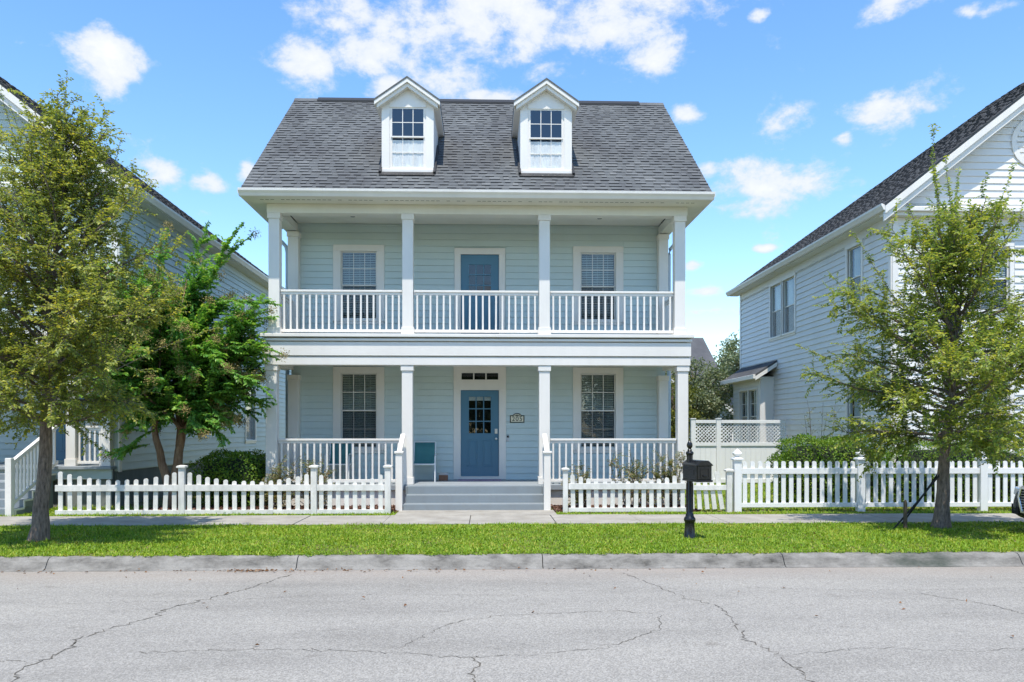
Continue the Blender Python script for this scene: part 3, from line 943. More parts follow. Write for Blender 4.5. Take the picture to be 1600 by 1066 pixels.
def window_in_dormer(T, d, u0, u1, z0, z1):
    zm = (z0 + z1) / 2 + .02
    s = .03
    mb = MB(T)
    for lo, hi, dep in ((zm - .012, z1, .004), (z0, zm + .012, -.02)):
        mb.box(u0, u0 + s, dep - .026, dep, lo, hi); mb.box(u1 - s, u1, dep - .026, dep, lo, hi)
        mb.box(u0 + s, u1 - s, dep - .026, dep, hi - s, hi); mb.box(u0 + s, u1 - s, dep - .026, dep, lo, lo + s)
    mb.build('sash', 'white_paint', d)
    bars = MB(T)
    for lo, hi, dep, g in ((zm - .012, z1, .004, 'glass_dark'), (z0, zm + .012, -.02, 'glass_clear')):
        a0, a1, b0, b1 = u0 + s, u1 - s, lo + s, hi - s
        for i in range(1, 3):
            x = a0 + (a1 - a0) * i / 3; bars.box(x - .008, x + .008, dep - .017, dep - .003, b0, b1)
        for i in range(3):
            xa = a0 + (a1 - a0) * i / 3 + (.0085 if i else 0); xb = a0 + (a1 - a0) * (i + 1) / 3 - (.0085 if i < 2 else 0)
            z = (b0 + b1) / 2
            bars.box(xa, xb, dep - .016, dep - .004, z - .008, z + .008)
            for za, zb in ((b0, z - .008), (z + .008, b1)):
                MB(T).box(xa, xb, dep - .013, dep - .010, za, zb).build('pane', g, d)
    bars.build('muntin_bars', 'white_paint', d)
    n = 40; vs = []; fs = []
    for i in range(n + 1):
        u = u0 + .02 + (u1 - u0 - .04) * i / n
        dd = -.043 + .004 * math.sin(i * 1.9) + .003 * math.sin(i * .7)
        vs += [(u, dd, z0), (u, dd, zm - .06)]
    for i in range(n): fs.append((2 * i, 2 * i + 2, 2 * i + 3, 2 * i + 1))
    MB(T).add(vs, fs).build('curtain', 'curtain', d)
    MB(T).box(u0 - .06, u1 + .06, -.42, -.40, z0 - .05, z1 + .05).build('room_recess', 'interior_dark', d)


def blue_house():
    h = thing('house', 'light blue two-storey house with double porch, white columns and two dormers', 'house', ((FX0 + FX1) / 2, YW, 0))
    T = front(YW)
    # openings in the porch wall: lower windows, front door with transom, upper windows, upper door
    lw = [(-3.47, -2.62, 1.26, 3.05), (2.28, 3.13, 1.26, 3.05)]
    uw = [(-3.47, -2.62, 4.35, 5.97), (2.28, 3.13, 4.35, 5.97)]
    ld = (-.61, .31, .58, 2.65)
    tr = (-.59, .29, 2.90, 3.06)
    ud = (-.61, .31, 3.86, 5.91)
    o_low = lw + [(ld[0], ld[1], .49, ld[3]), tr]
    o_up = uw + [(ud[0], ud[1], 3.75, ud[3])]
    wl = wall_panel(T, 'lower_front_wall', FX0, FX1, ZF - .02, 3.28, o_low, 'siding_blue', h)
    wu = wall_panel(T, 'upper_front_wall', FX0, FX1, 3.7, 6.70, o_up, 'siding_blue', h)
    t = .185
    # trims claim their own room so the boards butt against them
    cl = [(a - t, b + t, z0 - .12, z1 + .17) for a, b, z0, z1 in lw] + [(ld[0] - .17, ld[1] + .17, .4, 3.23)]
    cu = [(a - t, b + t, z0 - .12, z1 + .15) for a, b, z0, z1 in uw] + [(ud[0] - .16, ud[1] + .16, 3.6, ud[3] + .16)]
    siding(T, FX0 + .22, FX1 - .20, ZF, 3.24, cl, 'siding_blue', wl)
    siding(T, FX0 + .22, FX1 - .20, ZU + .02, 6.64, cu, 'siding_blue', wu)
    for (a, b, z0, z1) in lw:
        w = window(T, h, a, b, z0, z1, trim=t, trim_top=.15)
    for (a, b, z0, z1) in uw:
        w = window(T, h, a, b, z0, z1, trim=t, trim_top=.15)
    entry_door(T, h, ld[0], ld[1], ld[2], ld[3], (1.60, 2.50), .17, with_shade=True, trim_top=0, zsill=.505)
    # transom panel above the front door
    mb = MB(T); zt0, zt1 = ld[3], 3.22
    mb.box(ld[0] - .17, ld[1] + .17, -.05, .04, zt0, tr[2]); mb.box(ld[0] - .17, ld[1] + .17, -.05, .04, tr[3], zt1)
    mb.box(ld[0] - .17, tr[0], -.05, .04, tr[2], tr[3]); mb.box(tr[1], ld[1] + .17, -.05, .04, tr[2], tr[3])
    w3 = (tr[1] - tr[0]) / 3
    for i in (1, 2): mb.box(tr[0] + w3 * i - .015, tr[0] + w3 * i + .015, -.03, .03, tr[2], tr[3])
    tp = mb.build('transom', 'white_paint', h)
    for i in range(3):
        MB(T).box(tr[0] + w3 * i + (.015 if i else 0), tr[0] + w3 * (i + 1) - (.015 if i < 2 else 0), -.02, -.015, tr[2], tr[3]).build('pane', 'glass', tp)
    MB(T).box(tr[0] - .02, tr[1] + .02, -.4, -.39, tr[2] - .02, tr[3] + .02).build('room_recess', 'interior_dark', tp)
    entry_door(T, h, ud[0], ud[1], ud[2], ud[3], (4.92, 5.68), .15, zsill=3.79)
    # doorbell camera
    db = MB(T).box(.495, .55, .018, .045, 1.42, 1.56).build('doorbell', 'doorbell_silver', h, bevel=.006)
    MB(T).box(.50, .545, .0455, .049, 1.505, 1.553).build('doorbell_lens', 'black_metal', db)
    # side and back walls
    sw = MB()
    for x0, x1 in ((FX0, FX0 + .12), (FX1 - .12, FX1)):
        sw.prism([(YW + .10, .0), (YB, .0), (YB, 6.76), (YB, 8.4), (RY, 10.42), (YW + .10, 8.40)], x0, x1, 'yz')
    sw.build('side_wall', 'siding_blue', h)
    MB().box(FX0 + .12, FX1 - .12, YB - .12, YB, 0, 8.4).build('back_wall', 'siding_blue', h)
    # pilasters on the wall at both storeys
    for x0, x1 in ((FX0 - .03, FX0 + .215), (FX1 - .195, FX1 + .03)):
        for z0, z1 in ((ZF, 2.99), (ZU + .02, 6.38)):
            p = MB().box(x0, x1, YW - .24, YW - .001, z0, z1 - .12).build('pilaster', 'white_paint', h, bevel=.006)
            MB().box(x0 - .02, x1 + .02, YW - .26, YW - .0005, z1 - .1195, z1).build('capital', 'white_paint', p, bevel=.005)
    # lower porch: floor slab, skirt, steps
    MB().box(FX0 - .06, FX1 + .06, 17.92, YW - .0005, .38, ZF).build('porch_floor', 'deck_grey', h, bevel=.01)
    MB().box(FX0, -1.75, 17.99, 18.05, .02, .379).build('skirt_board', 'white_paint', h)
    MB().box(1.28, FX1, 17.99, 18.05, .02, .379).build('skirt_board', 'white_paint', h)
    st = MB().box(-1.72, 1.24, 17.665, 17.92, -.05, ZF - .02).build('front_steps', 'step_grey', h)
    n = 0
    for (y0, z1, ex) in ((17.12, .155, .02), (17.38, .325, .0), (17.64, .497, -.02)):
        MB().box(-1.70 - ex, 1.22 + ex, y0, y0 + .275, -.05, z1).build('step', 'step_grey', st, bevel=.014, segs=3)
    # stair railings
    for x in (-1.80, 1.27):
        nw = MB().box(x - .07, x + .07, 17.05, 17.19, 0, 1.20).build('newel_post', 'white_paint', h, bevel=.008)
        MB().box(x - .095, x + .095, 17.025, 17.215, 1.2005, 1.25).build('newel_cap', 'white_paint', nw, bevel=.012)
        mb = MB()
        for za, zb, hw in ((.0, .05, .05), (-.06, -.0005, .03)):
            mb.prism([(17.19, 1.22 + za), (17.90, 1.56 + za), (17.90, 1.56 + zb), (17.19, 1.22 + zb)], x - hw, x + hw, 'yz')
        r = mb.build('stair_rail', 'white_paint', h, bevel=.005)
        MB().prism([(17.19, .20), (17.90, .56), (17.90, .62), (17.19, .26)], x - .03, x + .03, 'yz').build('bottom_rail', 'white_paint', r)
        for k in range(6):
            y = 17.25 + k * .115; f = (y - 17.19) / .71
            MB().box(x - .018, x + .018, y - .018, y + .018, .255 + .36 * f, 1.165 + .34 * f).build('baluster', 'white_paint', r)
    # columns
    XC = [-4.60, -1.71, 1.28, 4.27]
    XL = [-4.66, -1.72, 1.28, 4.335]
    for x in XL: column(h, x, 18.13, ZF, 3.10)
    for x in XC: column(h, x, 18.13, ZU + .015, 6.40)
    # railings: front and sides, both storeys
    fr = lambda u, d, z: (u, 18.13 - d, z)
    railing(fr, h, XL[0] + .13, XL[1] - .13, ZF, 1.50, 19)
    railing(fr, h, XL[2] + .13, XL[3] - .13, ZF, 1.50, 20)
    for a, b in zip(XC, XC[1:]): railing(fr, h, a + .13, b - .13, ZU + .02, 4.75, 19)
    for x in (FX0 + .05, FX1 - .05):
        rt = lambda u, d, z, x=x: (x + d, u, z)
        railing(rt, h, 18.26, YW - .25, ZF, 1.50, 9, foot=.06)
        railing(rt, h, 18.26, YW - .25, ZU + .02, 4.75, 9, foot=.06)
    # belt between the storeys: porch ceiling, beam boards, floor edge mouldings
    MB().box(FX0 - .12, FX1 + .12, 18.02, YW - .0006, 3.26, 3.70).build('upper_porch_floor', 'soffit_paint', h)
    b = MB(); b.box(FX0 - .13, FX1 + .13, 17.99, 18.27, 3.101, 3.259)
    b.box(FX0 - .14, FX0 + .12, 18.27, YW - .27, 3.101, 3.259); b.box(FX1 - .12, FX1 + .14, 18.27, YW - .27, 3.101, 3.259)
    belt = b.build('porch_beam', 'white_paint', h)
    MB().box(FX0 - .16, FX1 + .16, 17.975, 17.9895, 3.105, 3.275).build('lower_fascia_board', 'white_paint', belt, bevel=.003)
    MB().box(FX0 - .17, FX1 + .17, 17.955, 18.019, 3.305, 3.60).build('upper_fascia_board', 'white_paint', belt, bevel=.004)
    MB().box(FX0 - .19, FX1 + .19, 17.92, 18.05, 3.62, 3.675).build('cove_moulding', 'white_paint', belt, bevel=.01)
    MB().box(FX0 - .22, FX1 + .22, 17.88, YW - .001, 3.705, ZU + .015).build('upper_deck', 'white_paint', h, bevel=.008)
    # upper beam, ceiling, soffit
    b = MB(); b.box(FX0 - .10, FX1 + .10, 18.0, 18.26, 6.401, 6.60)
    b.box(FX0 - .10, FX0 + .16, 18.26, YW - .0008, 6.401, 6.60); b.box(FX1 - .16, FX1 + .10, 18.26, YW - .0008, 6.401, 6.60)
    b.build('upper_beam', 'soffit_paint', h, bevel=.004)
    MB().box(FX0 + .16, FX1 - .16, 18.26, YW - .018, 6.63, 6.66).build('porch_ceiling', 'soffit_paint', h)
    sf = MB().box(RX0 + .06, RX1 - .06, EY + .05, 18.30, 6.602, 6.628).build('front_soffit', 'soffit_paint', h)
    mb = MB()
    x = RX0 + .35
    while x < RX1 - .35:
        if random.random() < .8: mb.box(x, x + .075, EY + .24, EY + .255, 6.599, 6.6025)
        x += .11
    mb.build('soffit_vent_slots', 'interior_dark', sf, kind='stuff')
    for xa, xb in ((RX0 + .06, FX0 - .1), (FX1 + .1, RX1 - .06)):
        MB().box(xa, xb, 18.30, 20.3, 6.602, 6.628).build('side_soffit', 'soffit_paint', h)
    # fascia and K-gutter
    g = [(EY - .01, 6.63), (EY - .075, 6.70), (EY - .09, 6.735), (EY - .09, 6.75), (EY - .075, 6.75), (EY - .06, 6.72), (EY + .05, 6.66), (EY + .05, 6.63)]
    gp = [(EY + .06, 6.600), (EY - .03, 6.600), (EY - .06, 6.655), (EY - .10, 6.70), (EY - .105, 6.748), (EY - .092, 6.748), (EY - .085, 6.705), (EY + .06, 6.69)]
    MB().prism(gp, RX0 - .02, RX1 + .02, 'yz').build('front_gutter', 'white_paint', h)
    for sgn, xe in ((-1, RX0 + .01), (1, RX1 - .01)):
        q = [(xe - sgn * .06, 6.600), (xe + sgn * .02, 6.600), (xe + sgn * .05, 6.655), (xe + sgn * .08, 6.70), (xe + sgn * .085, 6.748), (xe + sgn * .072, 6.748), (xe - sgn * .06, 6.69)]
        MB().prism(q, EY + .062, 20.3, 'xz').build('return_gutter', 'white_paint', h)
        MB().prism([(xe - sgn * .05, 6.70), (xe - sgn * .62, 6.70), (xe - sgn * .62, 6.86)], EY + .3, 20.3, 'xz').build('return_roof', 'shingle_tab', h)
        # rake boards under the roof edge
        x0, x1 = (xe - .0, xe + .045) if sgn < 0 else (xe - .045, xe)
        for s, yy in ((1, EY), (-1, 2 * RY - EY)):
            k = (RZ - EZ) / (RY - EY)
            MB().prism([(yy + s * .25, EZ - .25 + .25 * k), (RY, RZ - .25), (RY, RZ - .045), (yy + s * .25, EZ - .045 + .25 * k)], x0, x1, 'yz').build('rake_board', 'white_paint', h)
    # roof deck
    k = (RZ - EZ) / (RY - EY)
    ln = math.hypot(RY - EY, RZ - EZ)
    cy, cz = (RY - EY) / ln, (RZ - EZ) / ln
    roof = MB().prism([(EY, EZ - .04), (RY, RZ - .04), (2 * RY - EY, EZ - .04), (2 * RY - EY, EZ), (RY, RZ), (EY, EZ)], RX0, RX1, 'yz').build('roof', 'shingle_under', h)
    P = lambda u, s, hh: (RX0 + u, EY - .03 + s * cy - hh * cz, EZ - .02 + s * cz + hh * cy)

    def skip(u, w, s):
        y = EY + s * cy
        for xc in (-1.735, 1.335):
            a, b = RX0 + u, RX0 + u + w
            if a < xc + .6 and b > xc - .6 and 18.3 < y + .1 and y < 20.2: return True
        return False
    shingle_slope(roof, P, RX1 - RX0, ln, individual=300, skip=skip, seed=3)
    P2 = lambda u, s, hh: (RX0 + u, 2 * RY - EY - s * cy + hh * cz, EZ + s * cz + hh * cy)
    shingle_slope(roof, P2, RX1 - RX0, ln, individual=0, seed=4, name='rear_shingle', exposure=.3)
    MB().prism([(RY - .16, RZ - .105), (RY, RZ + .02), (RY + .16, RZ - .105), (RY + .16, RZ - .05), (RY, RZ + .075), (RY - .16, RZ - .05)], -4.53, 4.17, 'yz').build('ridge_vent', 'flashing_black', roof)
    MB().prism([(RY - .14, RZ - .08), (RY, RZ + .03), (RY + .14, RZ - .08), (RY, RZ + .045)], RX0, RX1, 'yz').build('ridge_cap', 'shingle_tab', roof)
    dormer(h, -1.735)
    dormer(h, 1.335)
    # downspouts with a swan neck
    for sgn, x in ((-1, FX0 - .17), (1, FX1 + .17)):
        pts = [(x + sgn * .36, 20.15, 6.62), (x + sgn * .36, 20.15, 6.48), (x + sgn * .30, 20.15, 6.38), (x + sgn * .12, 20.15, 6.24), (x + sgn * .03, 20.15, 6.14), (x, 20.15, 6.0), (x, 20.15, .2)]
        MB().tube(pts, .045, 10).build('downspout', 'downspout_metal', h, smooth=True)
    # porch ceiling lamps
    for x in (-3.05, 2.62):
        MB().lathe(x, 18.95, [(.0, 6.56), (.05, 6.565), (.06, 6.59), (.055, 6.615), (.075, 6.62), (.08, 6.6295)], 16).build('ceiling_lamp', 'fixture', h, smooth=True)
    return h


house = blue_house()

# ------------------------------------------------------------------ neighbouring houses
def gable_house(h, sgn, XW, width, YF, Y1, ZE, pitch, mat, front_open, side_open, zbase, over=.36, found='foundation', expo=.165, front_z0=None, hip=8.2):
    """gable end to the street; sgn=+1: the visible side wall faces +X, -1: faces -X"""
    T = facing_right(XW) if sgn > 0 else facing_left(XW)
    x_in, x_out = (XW - width, XW) if sgn > 0 else (XW, XW + width)
    xc = (x_in + x_out) / 2
    ztop = ZE - .12
    sw = wall_panel(T, 'side_wall', YF, Y1, zbase, ztop, side_open, mat, h, .12)
    so = [(a - .12, b + .12, c - .12, d + .13) for a, b, c, d in side_open]
    siding(T, YF + .14, Y1 - .14, zbase + .02, ztop - .24, so, mat, sw, expo)
    MB(T).box(YF + .14, Y1 - .14, .001, .022, ztop - .235, ztop).build('frieze_board', mat, h)
    MB(T).box(YF - .0, YF + .135, .001, .03, zbase - .02, ztop).build('corner_board', 'white_paint', h)
    MB(T).box(Y1 - .135, Y1, .001, .03, zbase - .02, ztop).build('corner_board', 'white_paint', h)
    # foundation
    MB().box(min(x_in, x_out) + .02, max(x_in, x_out) - .02, YF + .02, Y1 - .02, -.1, zbase - .001).build('foundation', found, h)
    # front wall with gable
    TF = front(YF)
    zp = ZE + pitch * width / 2
    z0 = zbase if front_z0 is None else front_z0
    fw = wall_panel(TF, 'front_wall', x_in, x_out, z0, ztop, front_open, mat, h, .12)
    MB(TF).prism([(x_in, ztop + .001), (x_out, ztop + .001), (x_out, ZE), (xc, zp - .12), (x_in, ZE)], -.12, 0, 'xz').build('gable_wall', mat, h)
    fo = [(a - .12, b + .12, c - .12, d + .13) for a, b, c, d in front_open]
    siding(TF, x_in + .14, x_out - .14, z0 + .02, ztop - .20, fo, mat, fw, expo)

    def lim(z, a, b):
        e = (z - ZE) / pitch + .05
        return (x_in + max(e, 0), x_out - max(e, 0))
    siding(TF, x_in, x_out, ZE + .12, zp - .3, [], mat, fw, expo, lim)
    for a, b in ((x_in, x_in + .135), (x_out - .135, x_out)):
        MB(TF).box(a, b, .001, .03, z0 - .02, ztop).build('corner_board', 'white_paint', h)
    # horizontal cornice across the gable and box return
    MB(TF).box(x_in - over + .02, x_out + over - .02, .001, .30, ZE - .12, ZE - .02).build('cornice', 'white_paint', h, bevel=.01)
    MB(TF).box(x_in - over + .06, x_out + over - .06, .0015, .22, ZE - .20, ZE - .1205).build('cornice_bed', 'soffit_paint', h)
    MB(TF).hexa([(x_in - over + .05, .001, ZE - .0195), (x_out + over - .05, .001, ZE - .0195), (x_out + over - .05, .29, ZE - .0195), (x_in - over + .05, .29, ZE - .0195),
                 (x_in - over + .05, .001, ZE + .08), (x_out + over - .05, .001, ZE + .08), (x_out + over - .05, .28, ZE - .012), (x_in - over + .05, .28, ZE - .012)]).build('cornice_cap', 'white_paint', h)
    # roof slabs
    hw = width / 2 + over
    yf = YF - .42
    zr = ZE + .02 + pitch * hw
    ln = math.hypot(hw, pitch * hw)
    cx, cz = hw / ln, pitch * hw / ln
    for s in (-1, 1):
        xe = xc + s * hw
        yr = Y1 + .4
        rf = MB().hexa([(xe, yf, ZE - .04), (xe, yr, ZE - .04), (xc, yr - hip, zr - .06), (xc, yf, zr - .06), (xe, yf, ZE + .02), (xe, yr, ZE + .02), (xc, yr - hip, zr), (xc, yf, zr)]).build('roof', 'shingle_dark', h)
        P = lambda u, q, hh, s=s, xe=xe: (xe - s * q * cx + s * hh * cz, yf - .02 + u, ZE + .02 + q * cz + hh * cx)
        shingle_slope(rf, P, yr - yf, ln, 'shingle_dark', 'shingle_dark', seed=11 + s, exposure=.2, umax=lambda q: yr - yf - q * cx * hip / hw)
        # rake fascia in two steps on the gable face
        for (d0, d1, y0, y1) in ((.065, .24, yf, yf + .05), (.19, .40, yf + .0505, yf + .12)):
            q = [(xe - s * .0, ZE + .02 - d0), (xc, zr - d0), (xc, zr - d1), (xe - s * .0, ZE + .02 - d1)]
            MB().prism(q, y0, y1, 'xz').build('rake_board', 'white_paint', h, bevel=.004)
        q = [(xe - s * .05, ZE + .02 - .07), (xc, zr - .11), (xc, zr - .15), (xe - s * .05, ZE + .02 - .11)]
        MB().prism(q, yf + .121, YF - .001, 'xz').build('rake_soffit', 'soffit_paint', h)
        # eave gutter and soffit
        gq = [(xe - s * .05, ZE - .13), (xe + s * .03, ZE - .13), (xe + s * .06, ZE - .07), (xe + s * .085, ZE - .03), (xe + s * .09, ZE + .015), (xe + s * .07, ZE + .015), (xe - s * .05, ZE - .045)]
        MB().prism(gq, yf + .02, Y1 + .38, 'xz').build('gutter', 'white_paint', h)
        xa, xb = sorted((xe - s * .055, xe - s * (over - .005)))
        MB().box(xa, xb, YF + .002, Y1 + .3, ZE - .145, ZE - .125).build('soffit', 'soffit_paint', h)
    MB().add([(xc - hw, yr, ZE + .02), (xc + hw, yr, ZE + .02), (xc, yr - hip, zr), (xc - hw, yr, ZE - .04), (xc + hw, yr, ZE - .04), (xc, yr - hip, zr - .06)], [(0, 1, 2), (3, 5, 4), (0, 3, 4, 1)]).build('rear_hip_roof', 'shingle_dark', h)
    MB().box(min(x_in, x_out), max(x_in, x_out), Y1 - .12, Y1 - .001, zbase, ztop - .01).build('back_wall', mat, h)
    xo = x_in if sgn > 0 else x_out
    MB().box(*(sorted((xo, xo + sgn * .12))), YF + .13, Y1 - .13, zbase, ztop - .01).build('far_side_wall', mat, h)
    return T, TF


def right_house():
    h = thing('neighbour_house', 'pale grey clapboard house with street-facing gable behind the picket fence and hedge', 'house', (13.5, 22, 0))
    side = [(25.05, 26.05, 4.75, 6.45), (26.2, 27.2, 4.75, 6.45), (20.55, 21.35, 4.85, 6.42), (20.55, 21.35, 1.15, 2.9)]
    fr = [(11.3, 12.3, 4.5, 6.0), (14.3, 15.3, 4.5, 6.0), (11.3, 12.3, 1.2, 2.9)]
    T, TF = gable_house(h, -1, 9.5, 9.2, 19.0, 30.5, 6.87, .79, 'siding_pale', fr, side, .35)
    for (a, b, c, d) in side:
        window(T, h, a, b, c, d, trim=.10, lites=(1, 1), blind='drapes', glass='glass')
    for (a, b, c, d) in fr:
        window(TF, h, a, b, c, d, trim=.10, lites=(3, 2), blind='blind')
    # round louvre in the gable
    cx, cz = 14.12, 9.25
    n = 28
    mb = MB(TF)
    vs = []; fs = []
    for r, d in ((.62, .02), (.62, .05), (.50, .05), (.50, .02)):
        for k in range(n): a = 2 * math.pi * k / n; vs.append((12.95 + r * math.cos(a), d, 8.45 + r * math.sin(a)))
    for i in range(4):
        for k in range(n): fs.append((i * n + k, i * n + (k + 1) % n, ((i + 1) % 4) * n + (k + 1) % n, ((i + 1) % 4) * n + k))
    mb.add(vs, fs); rv = mb.build('round_gable_vent', 'white_paint', h, smooth=False)
    for k in range(8):
        z = 8.45 - .44 + k * .125; w = math.sqrt(max(.01, .5 ** 2 - (z - 8.45) ** 2)) - .01
        MB(TF).box(12.95 - w, 12.95 + w, .02, .04, z - .045, z + .045).build('louvre_slat', 'white_paint', rv)
    # side bay with a lean-to roof
    YB0, YB1, XB = 26.9, 29.95, 9.06
    TB = facing_left(XB)
    op = [(27.25, 28.12, 1.25, 3.05), (28.22, 29.1, 1.25, 3.05)]
    bay = wall_panel(TB, 'bay', YB0, YB1, .35, 3.42, op, 'siding_pale', h, .1)
    siding(TB, YB0 + .12, YB1 - .1, .36, 3.40, [(27.13, 29.22, 1.1, 3.17)], 'siding_pale', bay)
    MB(TB).box(YB0, YB0 + .115, .001, .028, .35, 3.42).build('corner_board', 'white_paint', bay)
    MB().box(XB, 9.499, YB0 + .001, YB0 + .1, .35, 3.45).build('bay_end_panel', 'white_paint', h)
    MB().box(XB, 9.499, YB1 - .1, YB1 - .001, .35, 3.45).build('bay_end_panel', 'white_paint', h)
    MB().box(XB + .02, 9.48, YB0 + .02, YB1 - .02, -.1, .349).build('bay_foundation', 'foundation', h)
    for (a, b, c, d) in op: window(TB, h, a, b, c, d, trim=.05, lites=(2, 2), blind='drapes', room=.35)
    rf = MB().prism([(XB - .30, 3.44), (9.47, 3.90), (9.47, 3.97), (XB - .30, 3.51)], YB0 - .35, YB1 + .35, 'xz').build('bay_roof', 'shingle_dark', h)
    MB().prism([(XB - .30, 3.31), (9.47, 3.77), (9.47, 3.899), (XB - .30, 3.439)], YB0 - .36, YB0 - .30, 'xz').build('bay_rake', 'white_paint', rf)
    MB().box(XB - .38, XB - .301, YB0 - .37, YB1 + .35, 3.36, 3.50).build('bay_gutter', 'white_paint', rf, bevel=.01)
    MB().box(XB - .30, XB + .0, YB0 - .29, YB1, 3.38, 3.41).build('bay_soffit', 'soffit_paint', rf)


def left_house():
    h = thing('neighbour_house', 'grey-green clapboard house with gable and raised porch behind the leafy street tree', 'house', (-12.2, 22, 0))
    side = [(28.0, 29.1, 1.35, 3.1), (27.9, 29.0, 4.6, 6.2)]
    fr = [(-11.2, -10.2, 4.7, 6.2), (-14, -13, 4.7, 6.2)]
    T, TF = gable_house(h, 1, -8.1, 8.2, 18.4, 36.0, 7.05, .78, 'siding_green', fr, side, .78, front_z0=3.7)
    for (a, b, c, d) in side: window(T, h, a, b, c, d, trim=.1, lites=(1, 1), blind='blind')
    for (a, b, c, d) in fr: window(TF, h, a, b, c, d, trim=.1, lites=(3, 2), blind='blind')
    # small vent in the return of the gable
    # recessed porch under the upper storey
    TP = front(20.3)
    op = [(-10.6, -9.7, .95, 3.0), (-13.2, -12.2, 1.5, 3.0)]
    pw = wall_panel(TP, 'porch_wall', -16.2, -8.22, .9, 3.6, op, 'siding_green', h, .1)
    siding(TP, -16.2, -8.25, .92, 3.55, [(a - .12, b + .12, c - .12, d + .13) for a, b, c, d in op], 'siding_green', pw)
    entry_door(TP, h, -10.6, -9.7, .95, 3.0, (1.95, 2.8), .1)
    window(TP, h, -13.2, -12.2, 1.5, 3.0, trim=.1, lites=(3, 2))
    MB().box(-16.3, -8.13, 18.14, 20.29, 3.62, 3.699).build('porch_ceiling', 'soffit_paint', h)
    MB().box(-16.3, -7.98, 18.10, 18.139, 3.42, 3.85).build('porch_beam', 'white_paint', h, bevel=.005)
    MB().box(-16.35, -8.13, 18.12, 20.29, .83, .90).build('porch_deck', 'deck_grey', h, bevel=.01)
    MB().box(-16.3, -8.15, 18.2, 18.26, .62, .829).build('deck_skirt', 'siding_green', h)
    for x in (-8.3, -9.05, -12.3, -16.1):
        column(h, x, 18.33, .9, 3.42, .2)
    for x in (-8.3, -9.05, -12.3): MB().box(x - .12, x + .12, 18.28, 18.45, -.05, .829).build('pier', 'foundation', h)
    fr_ = lambda u, d, z: (u, 18.33 - d, z)
    railing(fr_, h, -8.95, -8.4, .9, 1.78, 5)
    railing(fr_, h, -12.2, -10.75, .9, 1.78, 11)
    railing(lambda u, d, z: (-8.17 + d, u, z), h, 18.46, 20.2, .9, 1.78, 12)
    # steps up to the deck, cheek walls and rails
    st = MB().prism([(16.55, -.05), (18.1, -.05), (18.1, .68), (17.82, .68), (16.62, .02)], -10.60, -9.35, 'yz').build('porch_steps', 'step_grey', h)
    for k in range(5):
        y = 16.5 + k * .31; z = .14 + k * .155
        MB().box(-10.66, -9.27, y, y + .33, z - .155, z).build('step', 'step_grey', st, bevel=.008)
        mb = MB(); mb.box(-9.268, -9.25, y - .01, y + .03, z - .155, z + .0); mb.box(-9.268, -9.25, y + .03, y + .32, z - .04, z)
        mb.build('step_edging', 'white_paint', st)
    for x in (-9.32, -10.68):
        MB().box(x - .06, x + .06, 16.36, 16.48, -.02, 1.14).build('newel_post', 'white_paint', h, bevel=.008)
        r = MB().prism([(16.48, 1.0), (18.2, 1.74), (18.2, 1.82), (16.48, 1.08)], x - .04, x + .04, 'yz').build('stair_rail', 'white_paint', h)
        MB().prism([(16.48, .20), (18.2, .96), (18.2, 1.03), (16.48, .27)], x - .03, x + .03, 'yz').build('bottom_rail', 'white_paint', r)
        for k in range(13):
            y = 16.56 + k * .128; f = (y - 16.48) / 1.72
            MB().box(x - .02, x + .02, y - .02, y + .02, .265 + .76 * f, 1.005 + .74 * f).build('baluster', 'white_paint', r)


right_house()
left_house()


def far_house(x0, x1, y0, y1, ze, zr, axis, label, mat='far_wall'):
    h = thing('far_house', label, 'house', ((x0 + x1) / 2, y0, 0))
    if axis == 'x':      # ridge along x
        ym = (y0 + y1) / 2
        MB().prism([(y0, 0), (y1, 0), (y1, ze), (ym, zr - .2), (y0, ze)], x0, x1, 'yz').build('wall', mat, h)
        k = (zr - ze) / (ym - y0)
        rf = MB().prism([(y0 - .4, ze - .4 * k), (ym, zr), (y1 + .4, ze - .4 * k), (y1 + .4, ze - .4 * k + .12), (ym, zr + .12), (y0 - .4, ze - .4 * k + .12)], x0 - .4, x1 + .4, 'yz').build('roof', 'shingle_dark', h)
        MB().prism([(y0 - .42, ze - .4 * k - .1), (y0 - .36, ze - .4 * k - .1), (y0 - .36, ze - .4 * k + .1), (y0 - .42, ze - .4 * k + .1)], x0 - .4, x1 + .4, 'yz').build('gutter', 'white_paint', h)
        return h
    xm = (x0 + x1) / 2
    MB().prism([(x0, 0), (x1, 0), (x1, ze), (xm, zr - .2), (x0, ze)], y0, y1, 'xz').build('wall', mat, h)
    k = (zr - ze) / (xm - x0)
    MB().prism([(x0 - .4, ze - .4 * k), (xm, zr), (x1 + .4, ze - .4 * k), (x1 + .4, ze - .4 * k + .12), (xm, zr + .12), (x0 - .4, ze - .4 * k + .12)], y0 - .35, y1 + .4, 'xz').build('roof', 'shingle_dark', h)
    for s in (-1, 1):
        xe = xm + s * (xm - x0 + .4)
        MB().prism([(xe, ze - .4 * k), (xm, zr), (xm, zr - .28), (xe, ze - .4 * k - .28)], y0 - .36, y0 - .30, 'xz').build('rake_board', 'white_paint', h)
    T = front(y0)
    for (a, b) in ((xm - 1.6, xm - .8), (xm + .8, xm + 1.6)):
        f = MB(T).box(a, b, .01, .05, ze - 2.2, ze - .8).build('window', 'white_paint', h)
        MB(T).box(a + .08, b - .08, .051, .06, ze - 2.12, ze - .88).build('pane', 'glass_dark', f)
    return h


